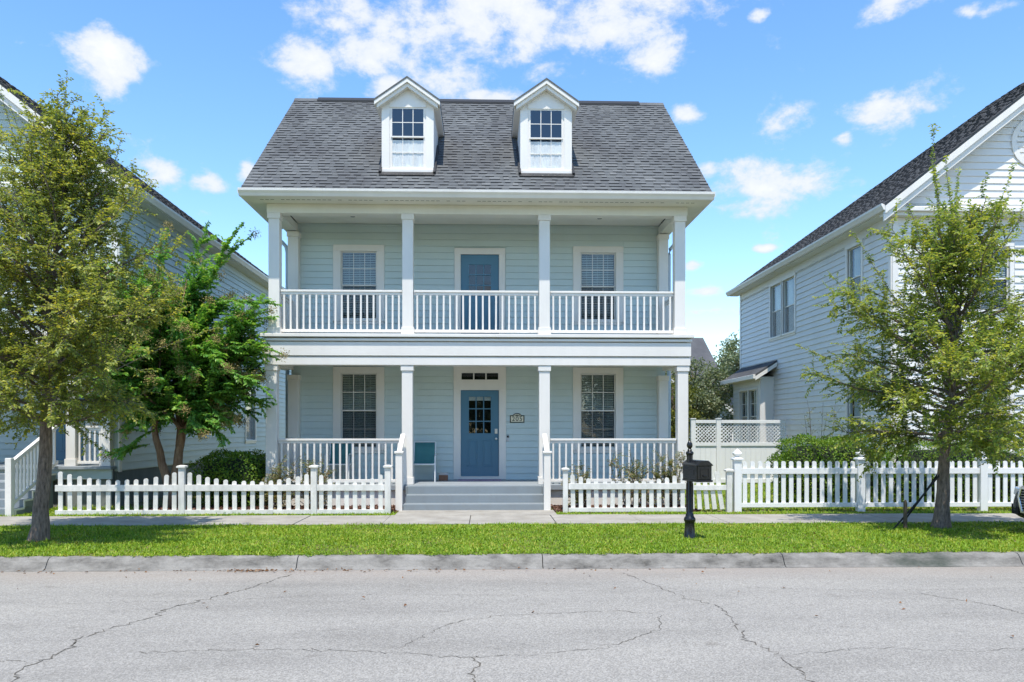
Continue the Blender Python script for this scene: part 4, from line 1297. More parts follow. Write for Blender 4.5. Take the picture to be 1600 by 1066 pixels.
far_house(5, 12.6, 45, 53, 4.6, 7.1, 'x', 'distant house with plain dark shingle roof seen past the blue porch')
far_house(13.2, 19.0, 40, 48, 3.9, 5.9, 'y', 'distant house with pale gable and white rake boards beside the lean-to bay')
far_house(9.2, 12.4, 41, 44, 2.6, 4.2, 'y', 'small distant gabled outbuilding low between the two houses')

# ------------------------------------------------------------------ fences
def picket(parent, x, y, z0, z1, w=.088, t=.022, tilt=0., mat='fence_paint'):
    h = w / 2
    pts = [(-h, 0), (h, 0)]
    H = z1 - z0
    for k in range(7):
        a = math.pi * k / 6
        pts.append((h * math.cos(a), H - h * .85 + h * .85 * math.sin(a)))
    c, s = math.cos(tilt), math.sin(tilt)
    q = [(x + px * c + pz * s, z0 + pz * c - px * s) for px, pz in pts]
    MB().prism(q, y - t / 2, y + t / 2, 'xz').build('picket', mat, parent)


def post(parent, x, y, z1, w=.115, mat='fence_paint', spire=False):
    h = w / 2
    p = MB().box(x - h, x + h, y - h, y + h, -.02, z1).build('post', mat, parent, bevel=.006)
    c = MB()
    c.lathe(x, y, [((h + .0) * 1.414, z1 + .0005), ((h + .03) * 1.414, z1 + .012), ((h + .03) * 1.414, z1 + .04), ((h + .012) * 1.414, z1 + .05)] +
            ([(.03 * 1.414, z1 + .075), (.035 * 1.414, z1 + .085), ((h + .005) * 1.414, z1 + .13), ((h + .005) * 1.414, z1 + .15), (.012, z1 + .24)] if spire else [(h * .6, z1 + .062)]), 4, True)
    c.build('post_cap', mat, p)
    return p


def fence_run(f, x0, x1, y, zt0, zt1, n, sag=.18, rails=((.03, .10), (.485, .60)), mat='fence_paint', base=.05, tilt=None):
    for a, b in rails:
        MB().box(x0, x1, y + .0115, y + .05, a, b).build('rail', mat, f, bevel=.004)
    # the rail's street side shows in front of the pickets on this fence
    for i in range(n):
        t = (i + .5) / n
        x = x0 + (x1 - x0) * t
        zt = zt0 + (zt1 - zt0) * t - sag * (1 - abs(2 * t - 1) ** 2.2)
        tl = tilt(i, n) if tilt else random.gauss(0, .011)
        picket(f, x, y, base, zt + random.gauss(0, .004), tilt=tl, mat=mat)


def rails_front(f, x0, x1, y, rails, mat='fence_paint'):
    for a, b in rails:
        MB().box(x0, x1, y - .045, y - .0115, a, b).build('rail', mat, f, bevel=.004)


def fences():
    y = 16.60
    f = thing('picket_fence', 'white picket fence with scalloped top and square post caps left of the steps', 'fence', (-5.2, y, 0))
    posts = [-6.05, -3.44, -1.97]
    for x in posts: post(f, x, y, .93)
    rl = ((.015, .10), (.475, .60))
    runs = [(-8.52, -6.11, .90, .88, 13), (-5.99, -3.50, .88, .84, 14), (-3.38, -2.03, .84, .84, 8)]
    for a, b, z0, z1, n in runs:
        rails_front(f, a, b, y, rl)
        fence_run(f, a, b, y, z0, z1, n, sag=.19, rails=())
    y = 16.82
    f = thing('picket_fence', 'white picket fence section with leaning end pickets behind the black mailbox', 'fence', (3.3, y, 0))
    post(f, 1.62, y, .86, .10); post(f, 5.0, y, .83, .11)
    rails_front(f, 1.68, 4.12, y, rl); rails_front(f, 4.13, 4.94, y, ((.455, .56),))
    fence_run(f, 1.70, 4.12, y, .80, .82, 15, sag=.17, rails=())
    for i in range(5):
        picket(f, 4.24 + i * .155, y, .06, .80 + .02 * i - .03, tilt=-.03 - .03 * i)
    y = 16.92
    f = thing('picket_fence', 'white picket fence with level top and tall pointed posts in front of the hedge', 'fence', (9, y, 0))
    px = [5.20, 7.79, 10.38, 12.97]
    for x in px: post(f, x, y, 1.06, .15, 'vinyl', True)
    for a, b in zip(px, px[1:]):
        a += .08; b -= .08
        rails_front(f, a, b, y, ((.09, .18), (.78, .90)), 'vinyl')
        n = 15
        for i in range(n): picket(f, a + (b - a) * (i + .5) / n, y, .181 if False else .10, 1.045, .088, mat='vinyl')
    # the return along the drive on the far left
    # tall vinyl screen with lattice top between the houses
    y = 25.6
    f = thing('lattice_fence', 'tall white vinyl privacy fence with lattice top between the two houses', 'fence', (8, y, 0))
    xs = [6.47, 7.27, 9.42]
    for x in xs[:2]:
        p = MB().box(x - .07, x + .07, y - .07, y + .07, 0, 2.03).build('post', 'vinyl', f, bevel=.006)
        MB().box(x - .085, x + .085, y - .085, y + .085, 2.0305, 2.06).build('post_cap', 'vinyl', p)
    for a, b in ((xs[0] + .07, xs[1] - .07), (xs[1] + .07, xs[2])):
        MB().box(a, b, y - .04, y + .04, 1.90, 2.0).build('top_rail', 'vinyl', f, bevel=.006)
        MB().box(a, b, y - .04, y + .04, 1.19, 1.30).build('mid_rail', 'vinyl', f, bevel=.006)
        MB().box(a, b, y - .04, y + .04, .04, .16).build('bottom_rail', 'vinyl', f)
        n = max(3, int((b - a) / .16)); w = (b - a) / n
        for i in range(n): MB().box(a + w * i + .002, a + w * (i + 1) - .002, y - .012, y + .012, .16, 1.19).build('board', 'vinyl', f)
        z0, z1 = 1.30, 1.90
        s = .115
        H = z1 - z0
        for dirn, dd in ((1, -.006), (-1, .004)):
            u = a - H
            while u < b:
                # strip from (u, z0) going 45 degrees; clip to [a, b]
                pts = []
                ua, ub = u, u + H
                ta = max(0, (a - ua) / H); tb = min(1, (b - ua) / H)
                if tb - ta > .06:
                    za, zb = (z0 + H * ta, z0 + H * tb) if dirn > 0 else (z1 - H * ta, z1 - H * tb)
                    x_a, x_b = ua + H * ta, ua + H * tb
                    hw = .017
                    q = [(x_a, za - hw * 1.41), (x_b, zb - hw * 1.41), (x_b, zb + hw * 1.41), (x_a, za + hw * 1.41)]
                    q = [(px_, min(max(pz, z0), z1)) for px_, pz in q]
                    MB().prism(q, y + dd - .004, y + dd + .004, 'xz').build('lattice_strip', 'vinyl', f)
                u += s
    # behind the blue house: green board fence glimpsed through the porch


fences()

# ------------------------------------------------------------------ mailbox, plaque, chairs, small things
def mailbox():
    x, y = 3.17, 12.74
    m = thing('mailbox', 'black metal mailbox on a fluted black post standing in the verge', 'mailbox', (x, y, 0))
    p = MB().lathe(x, y, [(.092, -.03), (.092, .02), (.086, .03), (.075, .24), (.078, .26), (.088, .275), (.092, .30), (.085, .325), (.066, .345), (.06, .38), (.05, .40), (.048, 1.30), (.055, 1.305), (.062, 1.33), (.055, 1.35), (.04, 1.36)], 20).build('post', 'black_metal', m, smooth=True)
    for k in range(10):
        a = 2 * math.pi * k / 10
        MB().box(x + .05 * math.cos(a) - .006, x + .05 * math.cos(a) + .006, y + .05 * math.sin(a) - .006, y + .05 * math.sin(a) + .006, .42, .86).build('flute', 'black_metal', p)
    MB().lathe(x, y, [(.03, 1.3605), (.038, 1.375), (.028, 1.39), (.022, 1.40), (.040, 1.425), (.046, 1.45), (.040, 1.48), (.026, 1.505), (.012, 1.525), (.0, 1.535)], 18).build('finial', 'black_metal', p, smooth=True)
    ang = R(12)
    c, s = math.cos(ang), math.sin(ang)

    def T(u, d, z):      # d towards the street
        return (x + .06 + u * c + d * s, y + u * s - d * c, z)
    w, z0, z1 = .125, .93, 1.15
    prof = [(-w, z0), (w, z0), (w, z1), (w - .012, z1 + .02), (w * .45, z1 + .058), (w * .3, z1 + .065), (-w * .3, z1 + .065), (-w * .45, z1 + .058), (-w + .012, z1 + .02), (-w, z1)]
    mb = MB(T); mb.prism(prof, -.12, .36, 'xz'); body = mb.build('box', 'black_metal', m, bevel=.006)
    cap = [(a * 1.09, b + (.008 if b > 1 else -.0)) for a, b in prof]
    lip = [(-w * 1.1, z1 - .005), (w * 1.1, z1 - .005), (w * 1.1, z1 + .008), (w * .5, z1 + .075), (-w * .5, z1 + .075), (-w * 1.1, z1 + .008)]
    MB(T).prism(lip, -.135, .385, 'xz').build('hood', 'black_metal', m, bevel=.006)
    MB(T).box(-w * .92, w * .92, .3605, .374, z0 + .008, z1 - .008).build('door', 'black_metal', m, bevel=.004)
    d = MB(T)
    for a, b, e, f in ((-.075, .075, z0 + .035, z0 + .05), (-.075, .075, z1 - .05, z1 - .035), (-.075, -.06, z0 + .05, z1 - .05), (.06, .075, z0 + .05, z1 - .05)):
        d.box(a, b, .3745, .382, e, f)
    d.build('door_frame', 'black_metal', m, bevel=.002)
    MB(T).box(-.03, .03, .3745, .40, z0 + .055, z0 + .075).build('door_pull', 'black_metal', m, bevel=.004)
    MB(T).box(-w * 1.05, w * 1.05, -.125, .385, z0 - .03, z0 - .0005).build('base_plate', 'black_metal', m, bevel=.004)
    MB(T).box(-w - .004, -w - .0005, .02, .27, z0 + .07, z0 + .15).build('side_emblem', 'black_metal', m, bevel=.001)
    MB(T).box(w + .001, w + .008, .10, .13, z0 + .08, z1 + .05).build('flag', 'black_metal', m)


def plaque():
    x0, x1, z0, z1 = .57, .92, 1.865, 2.04
    xm = (x0 + x1) / 2
    p = thing('house_number_plaque', 'cream house number plaque with dark border on the siding beside the blue door', 'plaque', (xm, YW - .03, z0))
    T = front(YW)
    outer = [(x0, z0), (x1, z0), (x1, z1)]
    for k in range(9):
        a = math.pi * k / 8
        outer.append((xm + .10 * math.cos(a), z1 + .006 + .05 * math.sin(a)))
    outer.append((x0, z1))
    MB(T).prism(outer, .018, .030, 'xz').build('backing', 'plaque_dark', p, bevel=.002)
    MB(T).box(x0 + .025, x1 - .025, .0305, .035, z0 + .022, z1 - .018).build('face', 'plaque_cream', p)
    for k in (-2, -1, 0, 1, 2):
        u = xm + k * .035; z = z1 + .022 - abs(k) * .008
        mb = MB(T); n = 10
        mb.prism([(u + .015 * math.cos(2 * math.pi * i / n), z + .015 * math.sin(2 * math.pi * i / n)) for i in range(n)], .0302, .036, 'xz')
        mb.build('ornament', 'plaque_cream', p)
    cu = bpy.data.curves.new('house_number', 'FONT')
    cu.body = '205'; cu.size = .155; cu.align_x = 'CENTER'; cu.align_y = 'CENTER'; cu.extrude = .002; cu.space_character = 1.15
    cu.materials.append(MATS['plaque_dark'])
    tmp = bpy.data.objects.new('number_curve', cu); col.objects.link(tmp)
    dg = bpy.context.evaluated_depsgraph_get()
    me = bpy.data.meshes.new_from_object(tmp.evaluated_get(dg))
    bpy.data.objects.remove(tmp)
    me.transform(Matrix.Rotation(R(90), 4, 'X'))
    o = bpy.data.objects.new('number', me)
    place(o, (xm, YW - .0375, (z0 + z1) / 2 + .002), p)


def sling_chair(x, y, rot, label):
    h = thing('patio_chair', label, 'chair', (x, y, ZF), 'teal sling chairs on the porch')
    c, s = math.cos(rot), math.sin(rot)

    def T(u, d, z): return (x + u * c + d * s, y + u * s - d * c, ZF + z)
    r = .015
    hw = .27
    mb = MB(T)
    for sg in (-1, 1):
        u = sg * hw
        pts = [(u, .27, 0), (u, .26, .30), (u, .24, .60), (u, .20, .635), (u, .05, .64), (u, -.16, .62), (u, -.22, .60)]
        MB(T).tube(pts, r, 8).build('arm_and_front_leg', 'chair_white', h, smooth=True)
        pts = [(u * .93, -.30, 0), (u * .93, -.20, .30), (u * .93, -.18, .42)]
        MB(T).tube(pts, r, 8).build('rear_leg', 'chair_white', h, smooth=True)
        pts = [(u * .92, .25, .42), (u * .92, -.12, .39), (u * .92, -.19, .45), (u * .92, -.30, .91)]
        MB(T).tube(pts, r, 8).build('side_frame', 'chair_white', h, smooth=True)
    MB(T).tube([(-hw, .255, .405), (hw, .255, .405)], r, 8).build('front_bar', 'chair_white', h)
    MB(T).tube([(-hw * .92, -.30, .91), (hw * .92, -.30, .91)], r * .9, 8).build('top_bar', 'chair_white', h)
    def cloth(pts, name):
        vs = []; fs = []
        n = 8
        for (d, z) in pts:
            for i in range(n + 1):
                t = i / n * 2 - 1
                vs.append((hw * .9 * t, d, z - .012 * (1 - t * t)))
        for j in range(len(pts) - 1):
            for i in range(n): fs.append((j * (n + 1) + i, j * (n + 1) + i + 1, (j + 1) * (n + 1) + i + 1, (j + 1) * (n + 1) + i))
        o = MB(T).add(vs, fs).build(name, 'teal_sling', h, smooth=True)
        md = o.modifiers.new('thick', 'SOLIDIFY'); md.thickness = .008
    cloth([(.25, .425), (.1, .405), (-.06, .395), (-.12, .40)], 'seat_sling')
    cloth([(-.13, .41), (-.19, .47), (-.24, .68), (-.30, .925)], 'back_sling')


def small_things():
    b = thing('small_box', 'small brown box with pale lid on the porch floor beside the teal chair', 'box', (-1.0, 19.45, ZF))
    MB().box(-1.11, -.90, 19.35, 19.55, ZF, ZF + .13).build('body', 'brown_box', b, bevel=.008)
    MB().box(-1.115, -.895, 19.345, 19.555, ZF + .1305, ZF + .185).build('lid', 'box_lid', b, bevel=.01)
    m = MB().box(-.66, .36, 19.15, 19.72, ZF + .001, ZF + .016).build('doormat', 'doormat', bevel=.004)
    tag(m, 'mottled purple doormat lying in front of the lower blue door', 'doormat')


def car():
    """dark parked car whose nose just enters the frame at the right"""
    x0 = 8.72; yc = 12.72
    c = thing('parked_car', 'black parked car with chrome grille frame on the verge at the right edge', 'car', (x0 + 2.3, yc, 0))
    # stations along the length: (dx, half width low, half width high, z bottom, z belt, roof half width, z roof)
    st = [(0.00, .62, .56, .30, .62), (.06, .78, .70, .22, .74), (.25, .86, .80, .18, .84), (.6, .90, .84, .17, .90), (1.25, .91, .86, .17, .97), (2.2, .91, .87, .17, 1.0), (3.2, .91, .87, .17, 1.02), (4.1, .89, .84, .18, 1.04), (4.5, .84, .76, .24, 1.0), (4.62, .74, .66, .34, .90)]
    vs = []; fs = []
    ring = 10
    for dx, wl, wh, zb, zt in st:
        zm = zb + (zt - zb) * .55
        pts = [(-wl * .92, zb), (-wl, zb + .12), (-wl - .01, zm), (-wh, zt - .06), (-wh * .86, zt), (wh * .86, zt), (wh, zt - .06), (wl + .01, zm), (wl, zb + .12), (wl * .92, zb)]
        for y, z in pts: vs.append((x0 + dx, yc + y, z))
    for i in range(len(st) - 1):
        for k in range(ring): fs.append((i * ring + k, i * ring + (k + 1) % ring, (i + 1) * ring + (k + 1) % ring, (i + 1) * ring + k))
    fs.append(tuple(range(ring))); fs.append(tuple((len(st) - 1) * ring + k for k in range(ring)))
    b = MB().add(vs, fs).build('body', 'car_black', c, smooth=True)
    md = b.modifiers.new('sub', 'SUBSURF'); md.levels = 2; md.render_levels = 2
    b.modifiers.move(len(b.modifiers) - 1, 0)
    # cabin
    cs = [(1.25, .80, .93, .80), (1.95, .78, 1.40, .62), (2.3, .78, 1.46, .62), (3.3, .78, 1.47, .62), (3.7, .78, 1.42, .60), (4.25, .78, 1.0, .74)]
    vs = []; fs = []
    for dx, wb, zt, wt in cs:
        for y, z in ((-wb, .93), (-wt, zt), (wt, zt), (wb, .93)): vs.append((x0 + dx, yc + y, z))
    for i in range(len(cs) - 1):
        for k in range(4): fs.append((i * 4 + k, i * 4 + (k + 1) % 4, (i + 1) * 4 + (k + 1) % 4, (i + 1) * 4 + k))
    fs.append((0, 1, 2, 3)); fs.append(tuple(len(vs) - 4 + k for k in range(4)))
    MB().add(vs, fs).build('cabin_glass', 'car_black', c, bevel=.03)
    # grille with chrome surround facing -X
    gx = x0 - .03
    fr = MB()
    ang = [( -.42, .34), (-.50, .60), (-.44, .76), (.44, .76), (.50, .60), (.42, .34)]
    inn = [(y * .9, .55 + (z - .55) * .84) for y, z in ang]
    n = len(ang)
    vs = [(gx, yc + y, z) for y, z in ang] + [(gx, yc + y, z) for y, z in inn] + [(gx + .07, yc + y, z) for y, z in ang] + [(gx + .07, yc + y, z) for y, z in inn]
    fs = []
    for i in range(n):
        j = (i + 1) % n
        fs += [(i, j, n + j, n + i), (i, 2 * n + i, 2 * n + j, j), (n + i, n + j, 3 * n + j, 3 * n + i)]
    g = MB().add(vs, fs).build('grille', 'chrome', c, bevel=.006)
    for k in range(9):
        z = .385 + k * .042
        MB().box(gx + .01, gx + .05, yc - .43, yc + .43, z, z + .018).build('grille_bar', 'rim_alloy', g)
    MB().box(gx + .051, gx + .06, yc - .44, yc + .44, .35, .75).build('grille_back', 'interior_dark', g)
    for s in (-1, 1):
        hl = MB().hexa([(x0 + .03, yc + s * .52, .60), (x0 + .10, yc + s * .80, .62), (x0 + .34, yc + s * .885, .66), (x0 + .12, yc + s * .55, .60),
                        (x0 + .05, yc + s * .52, .72), (x0 + .12, yc + s * .79, .745), (x0 + .36, yc + s * .86, .77), (x0 + .14, yc + s * .55, .74)]).build('headlight', 'chrome', c, bevel=.012)
        MB().hexa([(x0 + .0, yc + s * .52, .30), (x0 + .07, yc + s * .80, .30), (x0 + .12, yc + s * .80, .30), (x0 + .1, yc + s * .52, .30),
                   (x0 + .0, yc + s * .52, .42), (x0 + .07, yc + s * .80, .46), (x0 + .12, yc + s * .80, .46), (x0 + .1, yc + s * .52, .42)]).build('bumper_intake', 'interior_dark', c)
        for dx in (.88, 3.72):
            cx, cyy = x0 + dx, yc + s * .80
            n = 32; prof = [(.20, -.10), (.31, -.105), (.335, -.08), (.335, .08), (.31, .105), (.20, .10)]
            vs = []; fs = []
            for r_, d in prof:
                for k in range(n): a = 2 * math.pi * k / n; vs.append((cx + r_ * math.cos(a), cyy + d, .325 + r_ * math.sin(a)))
            for i in range(len(prof) - 1):
                for k in range(n): fs.append((i * n + k, i * n + (k + 1) % n, (i + 1) * n + (k + 1) % n, (i + 1) * n + k))
            w = MB().add(vs, fs).build('wheel', 'tyre_rubber', c, smooth=True)
            rim = MB()
            for k in range(5):
                a = 2 * math.pi * k / 5
                ux, uz = math.cos(a), math.sin(a); px, pz = -uz * .03, ux * .03
                d = s * .09
                rim.hexa([(cx + px, cyy + d, .325 + pz), (cx - px, cyy + d, .325 - pz), (cx - px, cyy + d - s * .03, .325 - pz), (cx + px, cyy + d - s * .03, .325 + pz),
                          (cx + ux * .21 + px * .7, cyy + d, .325 + uz * .21 + pz * .7), (cx + ux * .21 - px * .7, cyy + d, .325 + uz * .21 - pz * .7), (cx + ux * .21 - px * .7, cyy + d - s * .03, .325 + uz * .21 - pz * .7), (cx + ux * .21 + px * .7, cyy + d - s * .03, .325 + uz * .21 + pz * .7)])
            rim.build('rim', 'rim_alloy', w)
        MB().hexa([(x0 + 1.55, yc + s * .86, .93), (x0 + 1.62, yc + s * 1.04, .95), (x0 + 1.75, yc + s * 1.04, .95), (x0 + 1.75, yc + s * .86, .93),
                   (x0 + 1.58, yc + s * .86, 1.06), (x0 + 1.64, yc + s * 1.04, 1.08), (x0 + 1.75, yc + s * 1.04, 1.08), (x0 + 1.75, yc + s * .86, 1.06)]).build('mirror', 'car_black', c, bevel=.02)


mailbox()
plaque()
sling_chair(-1.44, 19.15, 0, 'teal sling patio chair with white frame beside the front steps and blue door')
sling_chair(-3.40, 19.15, 0, 'teal sling patio chair behind the porch railing under the lower window')
small_things()
car()

# ------------------------------------------------------------------ vegetation
def norm(a): return a / (np.linalg.norm(a, axis=-1, keepdims=True) + 1e-9)


def raw_mesh(name, V, F, mat, parent=None, origin=None, kind=None, smooth=False):
    """V (n,3) world, F (m,k) with k = 3 or 4"""
    V = np.asarray(V, dtype=np.float32)
    org = np.array([(V[:, 0].min() + V[:, 0].max()) / 2, (V[:, 1].min() + V[:, 1].max()) / 2, V[:, 2].min()]) if origin is None else np.array(origin)
    me = bpy.data.meshes.new(name)
    F = np.asarray(F, dtype=np.int32)
    m, k = F.shape
    me.vertices.add(len(V)); me.vertices.foreach_set('co', (V - org).astype(np.float32).ravel())
    me.loops.add(m * k); me.loops.foreach_set('vertex_index', F.ravel())
    me.polygons.add(m); me.polygons.foreach_set('loop_start', np.arange(0, m * k, k, dtype=np.int32))
    me.update(calc_edges=True)
    me.materials.append(MATS[mat])
    if smooth: me.polygons.foreach_set('use_smooth', np.ones(m, dtype=bool))
    o = bpy.data.objects.new(name, me)
    place(o, tuple(float(c) for c in org), parent)
    if kind: o['kind'] = kind
    return o


def leaf_arrays(pos, axis, nrm, length, width, fold=.25):
    axis = norm(axis)
    side = norm(np.cross(axis, nrm))
    up = np.cross(side, axis)
    L = length[:, None]; W = width[:, None]
    a = pos
    b = pos + axis * L * .45 + side * W * .5 + up * W * fold
    c = pos + axis * L - up * L * .12
    d = pos + axis * L * .45 - side * W * .5 + up * W * fold
    V = np.stack([a, b, c, d], 1).reshape(-1, 3)
    i = np.arange(len(pos))[:, None] * 4
    F = np.concatenate([i + np.array([[0, 1, 2]]), i + np.array([[0, 2, 3]])], 0)
    return V, F


def foliage(name, leaves, mat, parent, kind=None):
    pos = np.concatenate([l[0] for l in leaves]); ax = np.concatenate([l[1] for l in leaves]); nr = np.concatenate([l[2] for l in leaves])
    ln = np.concatenate([l[3] for l in leaves]); wd = np.concatenate([l[4] for l in leaves])
    V, F = leaf_arrays(pos, ax, nr, ln, wd)
    return raw_mesh(name, V, F, mat, parent, kind=kind)


class Wood:
    def __init__(self): self.V = []; self.F = []; self.n = 0

    def tube(self, pts, rad, k):
        pts = np.asarray(pts, float); m = len(pts)
        t = np.gradient(pts, axis=0); t = norm(t)
        ref = np.where(np.abs(t[:, 2:3]) < .9, np.array([[0, 0, 1.]]), np.array([[1., 0, 0]]))
        a = norm(np.cross(t, ref)); b = np.cross(t, a)
        th = 2 * np.pi * np.arange(k) / k
        ring = pts[:, None] + rad[:, None, None] * (a[:, None] * np.cos(th)[None, :, None] + b[:, None] * np.sin(th)[None, :, None])
        self.V.append(ring.reshape(-1, 3))
        i = np.arange(m - 1)[:, None] * k; j = np.arange(k)[None]
        f = np.stack([i + j, i + (j + 1) % k, i + k + (j + 1) % k, i + k + j], -1).reshape(-1, 4) + self.n
        self.F.append(f); self.n += m * k

    def build(self, name, mat, parent):
        return raw_mesh(name, np.concatenate(self.V), np.concatenate(self.F), mat, parent, smooth=True)


def limb(rng, p, d, L, r0, r1, n, wander, pull):
    """bent limb; pull is a bias added to the heading along its length"""
    pts = [np.array(p, float)]; d = np.array(d, float); d /= np.linalg.norm(d)
    for i in range(n):
        d = d + rng.normal(0, wander, 3) + np.array(pull) / n
        d /= np.linalg.norm(d)
        pts.append(pts[-1] + d * L / n)
    return np.array(pts), np.linspace(r0, r1, n + 1)


def twig_leaves(rng, pts, out, spacing, size, ratio, opposite=False, droop=.25, jitter=.5, start=0.):
    seg = np.linalg.norm(np.diff(pts, axis=0), axis=1); cum = np.concatenate([[0], np.cumsum(seg)])
    n = max(2, int(cum[-1] / spacing))
    s = (np.arange(n) + rng.random(n) * .6) / n * cum[-1]
    s = s[s >= start * cum[-1]]; n = len(s)
    if n == 0: return
    P = np.stack([np.interp(s, cum, pts[:, k]) for k in range(3)], 1)
    t = norm(pts[-1] - pts[0])[None].repeat(n, 0)
    ref = np.array([0, 0, 1.]) if abs(t[0, 2]) < .9 else np.array([1., 0, 0])
    side = norm(np.cross(t, ref)); upv = np.cross(side, t)
    sg = np.where(np.arange(n) % 2 == 0, 1., -1.)[:, None]
    if opposite:
        P = np.concatenate([P, P]); t = np.concatenate([t, t]); side = np.concatenate([side, side]); upv = np.concatenate([upv, upv]); sg = np.concatenate([np.ones((n, 1)), -np.ones((n, 1))]); n *= 2
    ax = t * .55 + side * sg + rng.normal(0, jitter * .5, (n, 3)); ax[:, 2] -= droop
    nr = upv + rng.normal(0, jitter, (n, 3)); nr[:, 2] += .9
    ln = size * rng.uniform(.65, 1.25, n); wd = ln * ratio * rng.uniform(.85, 1.15, n)
    out.append((P, ax, norm(nr), ln, wd))


def elm(name, label, base, lean, height, profile, trunk_r, seed, leaf_mat, n_prim, clear, first_fork, leaf_size=.045, spacing=.021, shoots=(), second=9, drop=-.5, phase=0, dens=1.0, steep=(82, 24), taper=1.15):
    rng = np.random.default_rng(seed)
    root = thing(name, label, 'tree', base)
    bx, by, bz = base
    # leader
    n = 22
    zs = np.linspace(0, 1, n)
    pts = np.stack([bx + lean[0] * zs ** .8 + np.cumsum(rng.normal(0, .012, n)), by + lean[1] * zs + np.cumsum(rng.normal(0, .012, n)), bz - .05 + height * .92 * zs], 1)
    rad = trunk_r * (1 - zs) ** taper + .008
    rad[0] *= 1.4; rad[1] *= 1.1
    w0 = Wood(); w0.tube(pts, rad, 12)
    w0.build('trunk', 'bark_elm', root)
    wood = Wood(); twigs = Wood(); leaves = []

    def at(z): return np.array([np.interp(z, pts[:, 2], pts[:, k]) for k in range(3)])

    def dress(sp, depth):
        pass
    prim = []
    for i in range(n_prim):
        f = (i + rng.random() * .7) / n_prim
        z = clear + (height * .93 - clear) * f ** 1.12
        az = phase + i * 2.39996 + rng.normal(0, .25)
        prim.append((z, az, None))
    for (z, az, ln_) in prim:
        p = at(z)
        f = (z - clear) / (height - clear)
        inc = R(steep[0]) * (1 - f) ** .8 + R(steep[1]) * f + rng.normal(0, .14)
        d = np.array([math.cos(az) * math.sin(inc), math.sin(az) * math.sin(inc), math.cos(inc)])
        Lb = np.interp(f, *profile) * rng.uniform(.72, 1.12)
        r0 = min(.03, .008 + .012 * Lb)
        q, qr = limb(rng, p, d, Lb, r0, .004, 9, .09, (0, 0, drop * (1 - f) + .25 * f))
        wood.tube(q, qr, 5)
        twig_leaves(rng, q[5:], leaves, spacing * 1.4, leaf_size, .6)
        ns = max(4, int(second * Lb * (1.3 - .75 * f)))
        for j in range(ns):
            t = .18 + .82 * (j + rng.random()) / ns
            k = t * 9; i0 = min(int(k), 8)
            pp = q[i0] + (q[i0 + 1] - q[i0]) * (k - i0)
            dd = norm(q[i0 + 1] - q[i0])
            rnd = rng.normal(0, 1, 3); rnd -= dd * rnd.dot(dd); rnd = norm(rnd)
            d2 = dd * .7 + rnd * .75; d2[2] += .12
            L2 = rng.uniform(.22, .62) * (1.15 - .5 * t) * min(1.2, .45 + .45 * Lb)
            s, sr = limb(rng, pp, d2, L2, .0065, .0025, 5, .14, (0, 0, -.18))
            twigs.tube(s, sr, 3)
            twig_leaves(rng, s, leaves, spacing, leaf_size, .6, start=.15)
            nt = max(1, int(L2 * 9 * dens))
            for m in range(nt):
                tt = .15 + .8 * rng.random()
                k2 = tt * 5; a0 = min(int(k2), 4)
                p3 = s[a0] + (s[a0 + 1] - s[a0]) * (k2 - a0)
                rnd = rng.normal(0, 1, 3)
                d3 = norm(s[a0 + 1] - s[a0]) * .8 + norm(rnd) * .8
                L3 = rng.uniform(.10, .30)
                u, ur = limb(rng, p3, d3, L3, .003, .0015, 3, .12, (0, 0, -.12))
                twigs.tube(u, ur, 3)
                twig_leaves(rng, u, leaves, spacing, leaf_size, .6)
    # long whippy shoots above the crown
    for (z, az, inc, Ls) in shoots:
        p = at(z); d = np.array([math.cos(az) * math.sin(inc), math.sin(az) * math.sin(inc), math.cos(inc)])
        q, qr = limb(rng, p, d, Ls, .012, .003, 10, .05, (0, 0, .1))
        twigs.tube(q, qr, 4)
        for j in range(int(Ls * 8)):
            t = .3 + .7 * rng.random(); k = t * 10; i0 = min(int(k), 9)
            pp = q[i0] + (q[i0 + 1] - q[i0]) * (k - i0)
            d3 = norm(q[i0 + 1] - q[i0]) + norm(rng.normal(0, 1, 3)) * .7
            u, ur = limb(rng, pp, d3, rng.uniform(.10, .32) * (1.1 - .6 * t), .003, .0015, 3, .1, (0, 0, -.05))
            twigs.tube(u, ur, 3); twig_leaves(rng, u, leaves, spacing * 1.15, leaf_size, .55)
        twig_leaves(rng, q[6:], leaves, spacing * 1.3, leaf_size, .55)
    b = wood.build('branches', 'bark_elm', root)
    t = twigs.build('twigs', 'bark_twig', root); t['kind'] = 'stuff'
    foliage('crown', leaves, leaf_mat, root, 'stuff')
    print(name, 'leaves', sum(len(l[0]) for l in leaves))
    return root


elm('street_tree', 'slender olive-leaved street tree with dark trunk near the left edge', (-6.84, 12.80, 0), (.26, .1), 6.5,
    ([0, .1, .25, .45, .65, .85, 1.0], [1.6, 2.05, 2.2, 1.9, 1.4, 1.0, .55]), .112, 21, 'leaf_elm', 88, 1.74, 0,
    leaf_size=.060, spacing=.023, second=13, drop=-.30, steep=(74, 8),
    shoots=[(3.4, .3, R(12), 3.55), (3.7, 2.6, R(10), 3.15), (3.2, 5.2, R(15), 3.25), (3.8, 3.6, R(13), 2.95), (3.0, .1, R(20), 3.35), (4.0, 6.0, R(8), 3.15), (2.6, -.1, R(40), 2.90), (2.8, .5, R(28), 3.25),
            (2.4, 5.9, R(55), 2.70), (2.1, .3, R(62), 2.80), (3.1, 1.6, R(12), 3.55), (3.1, 4.4, R(12), 3.55), (3.3, 3.2, R(20), 3.15)], dens=.9)

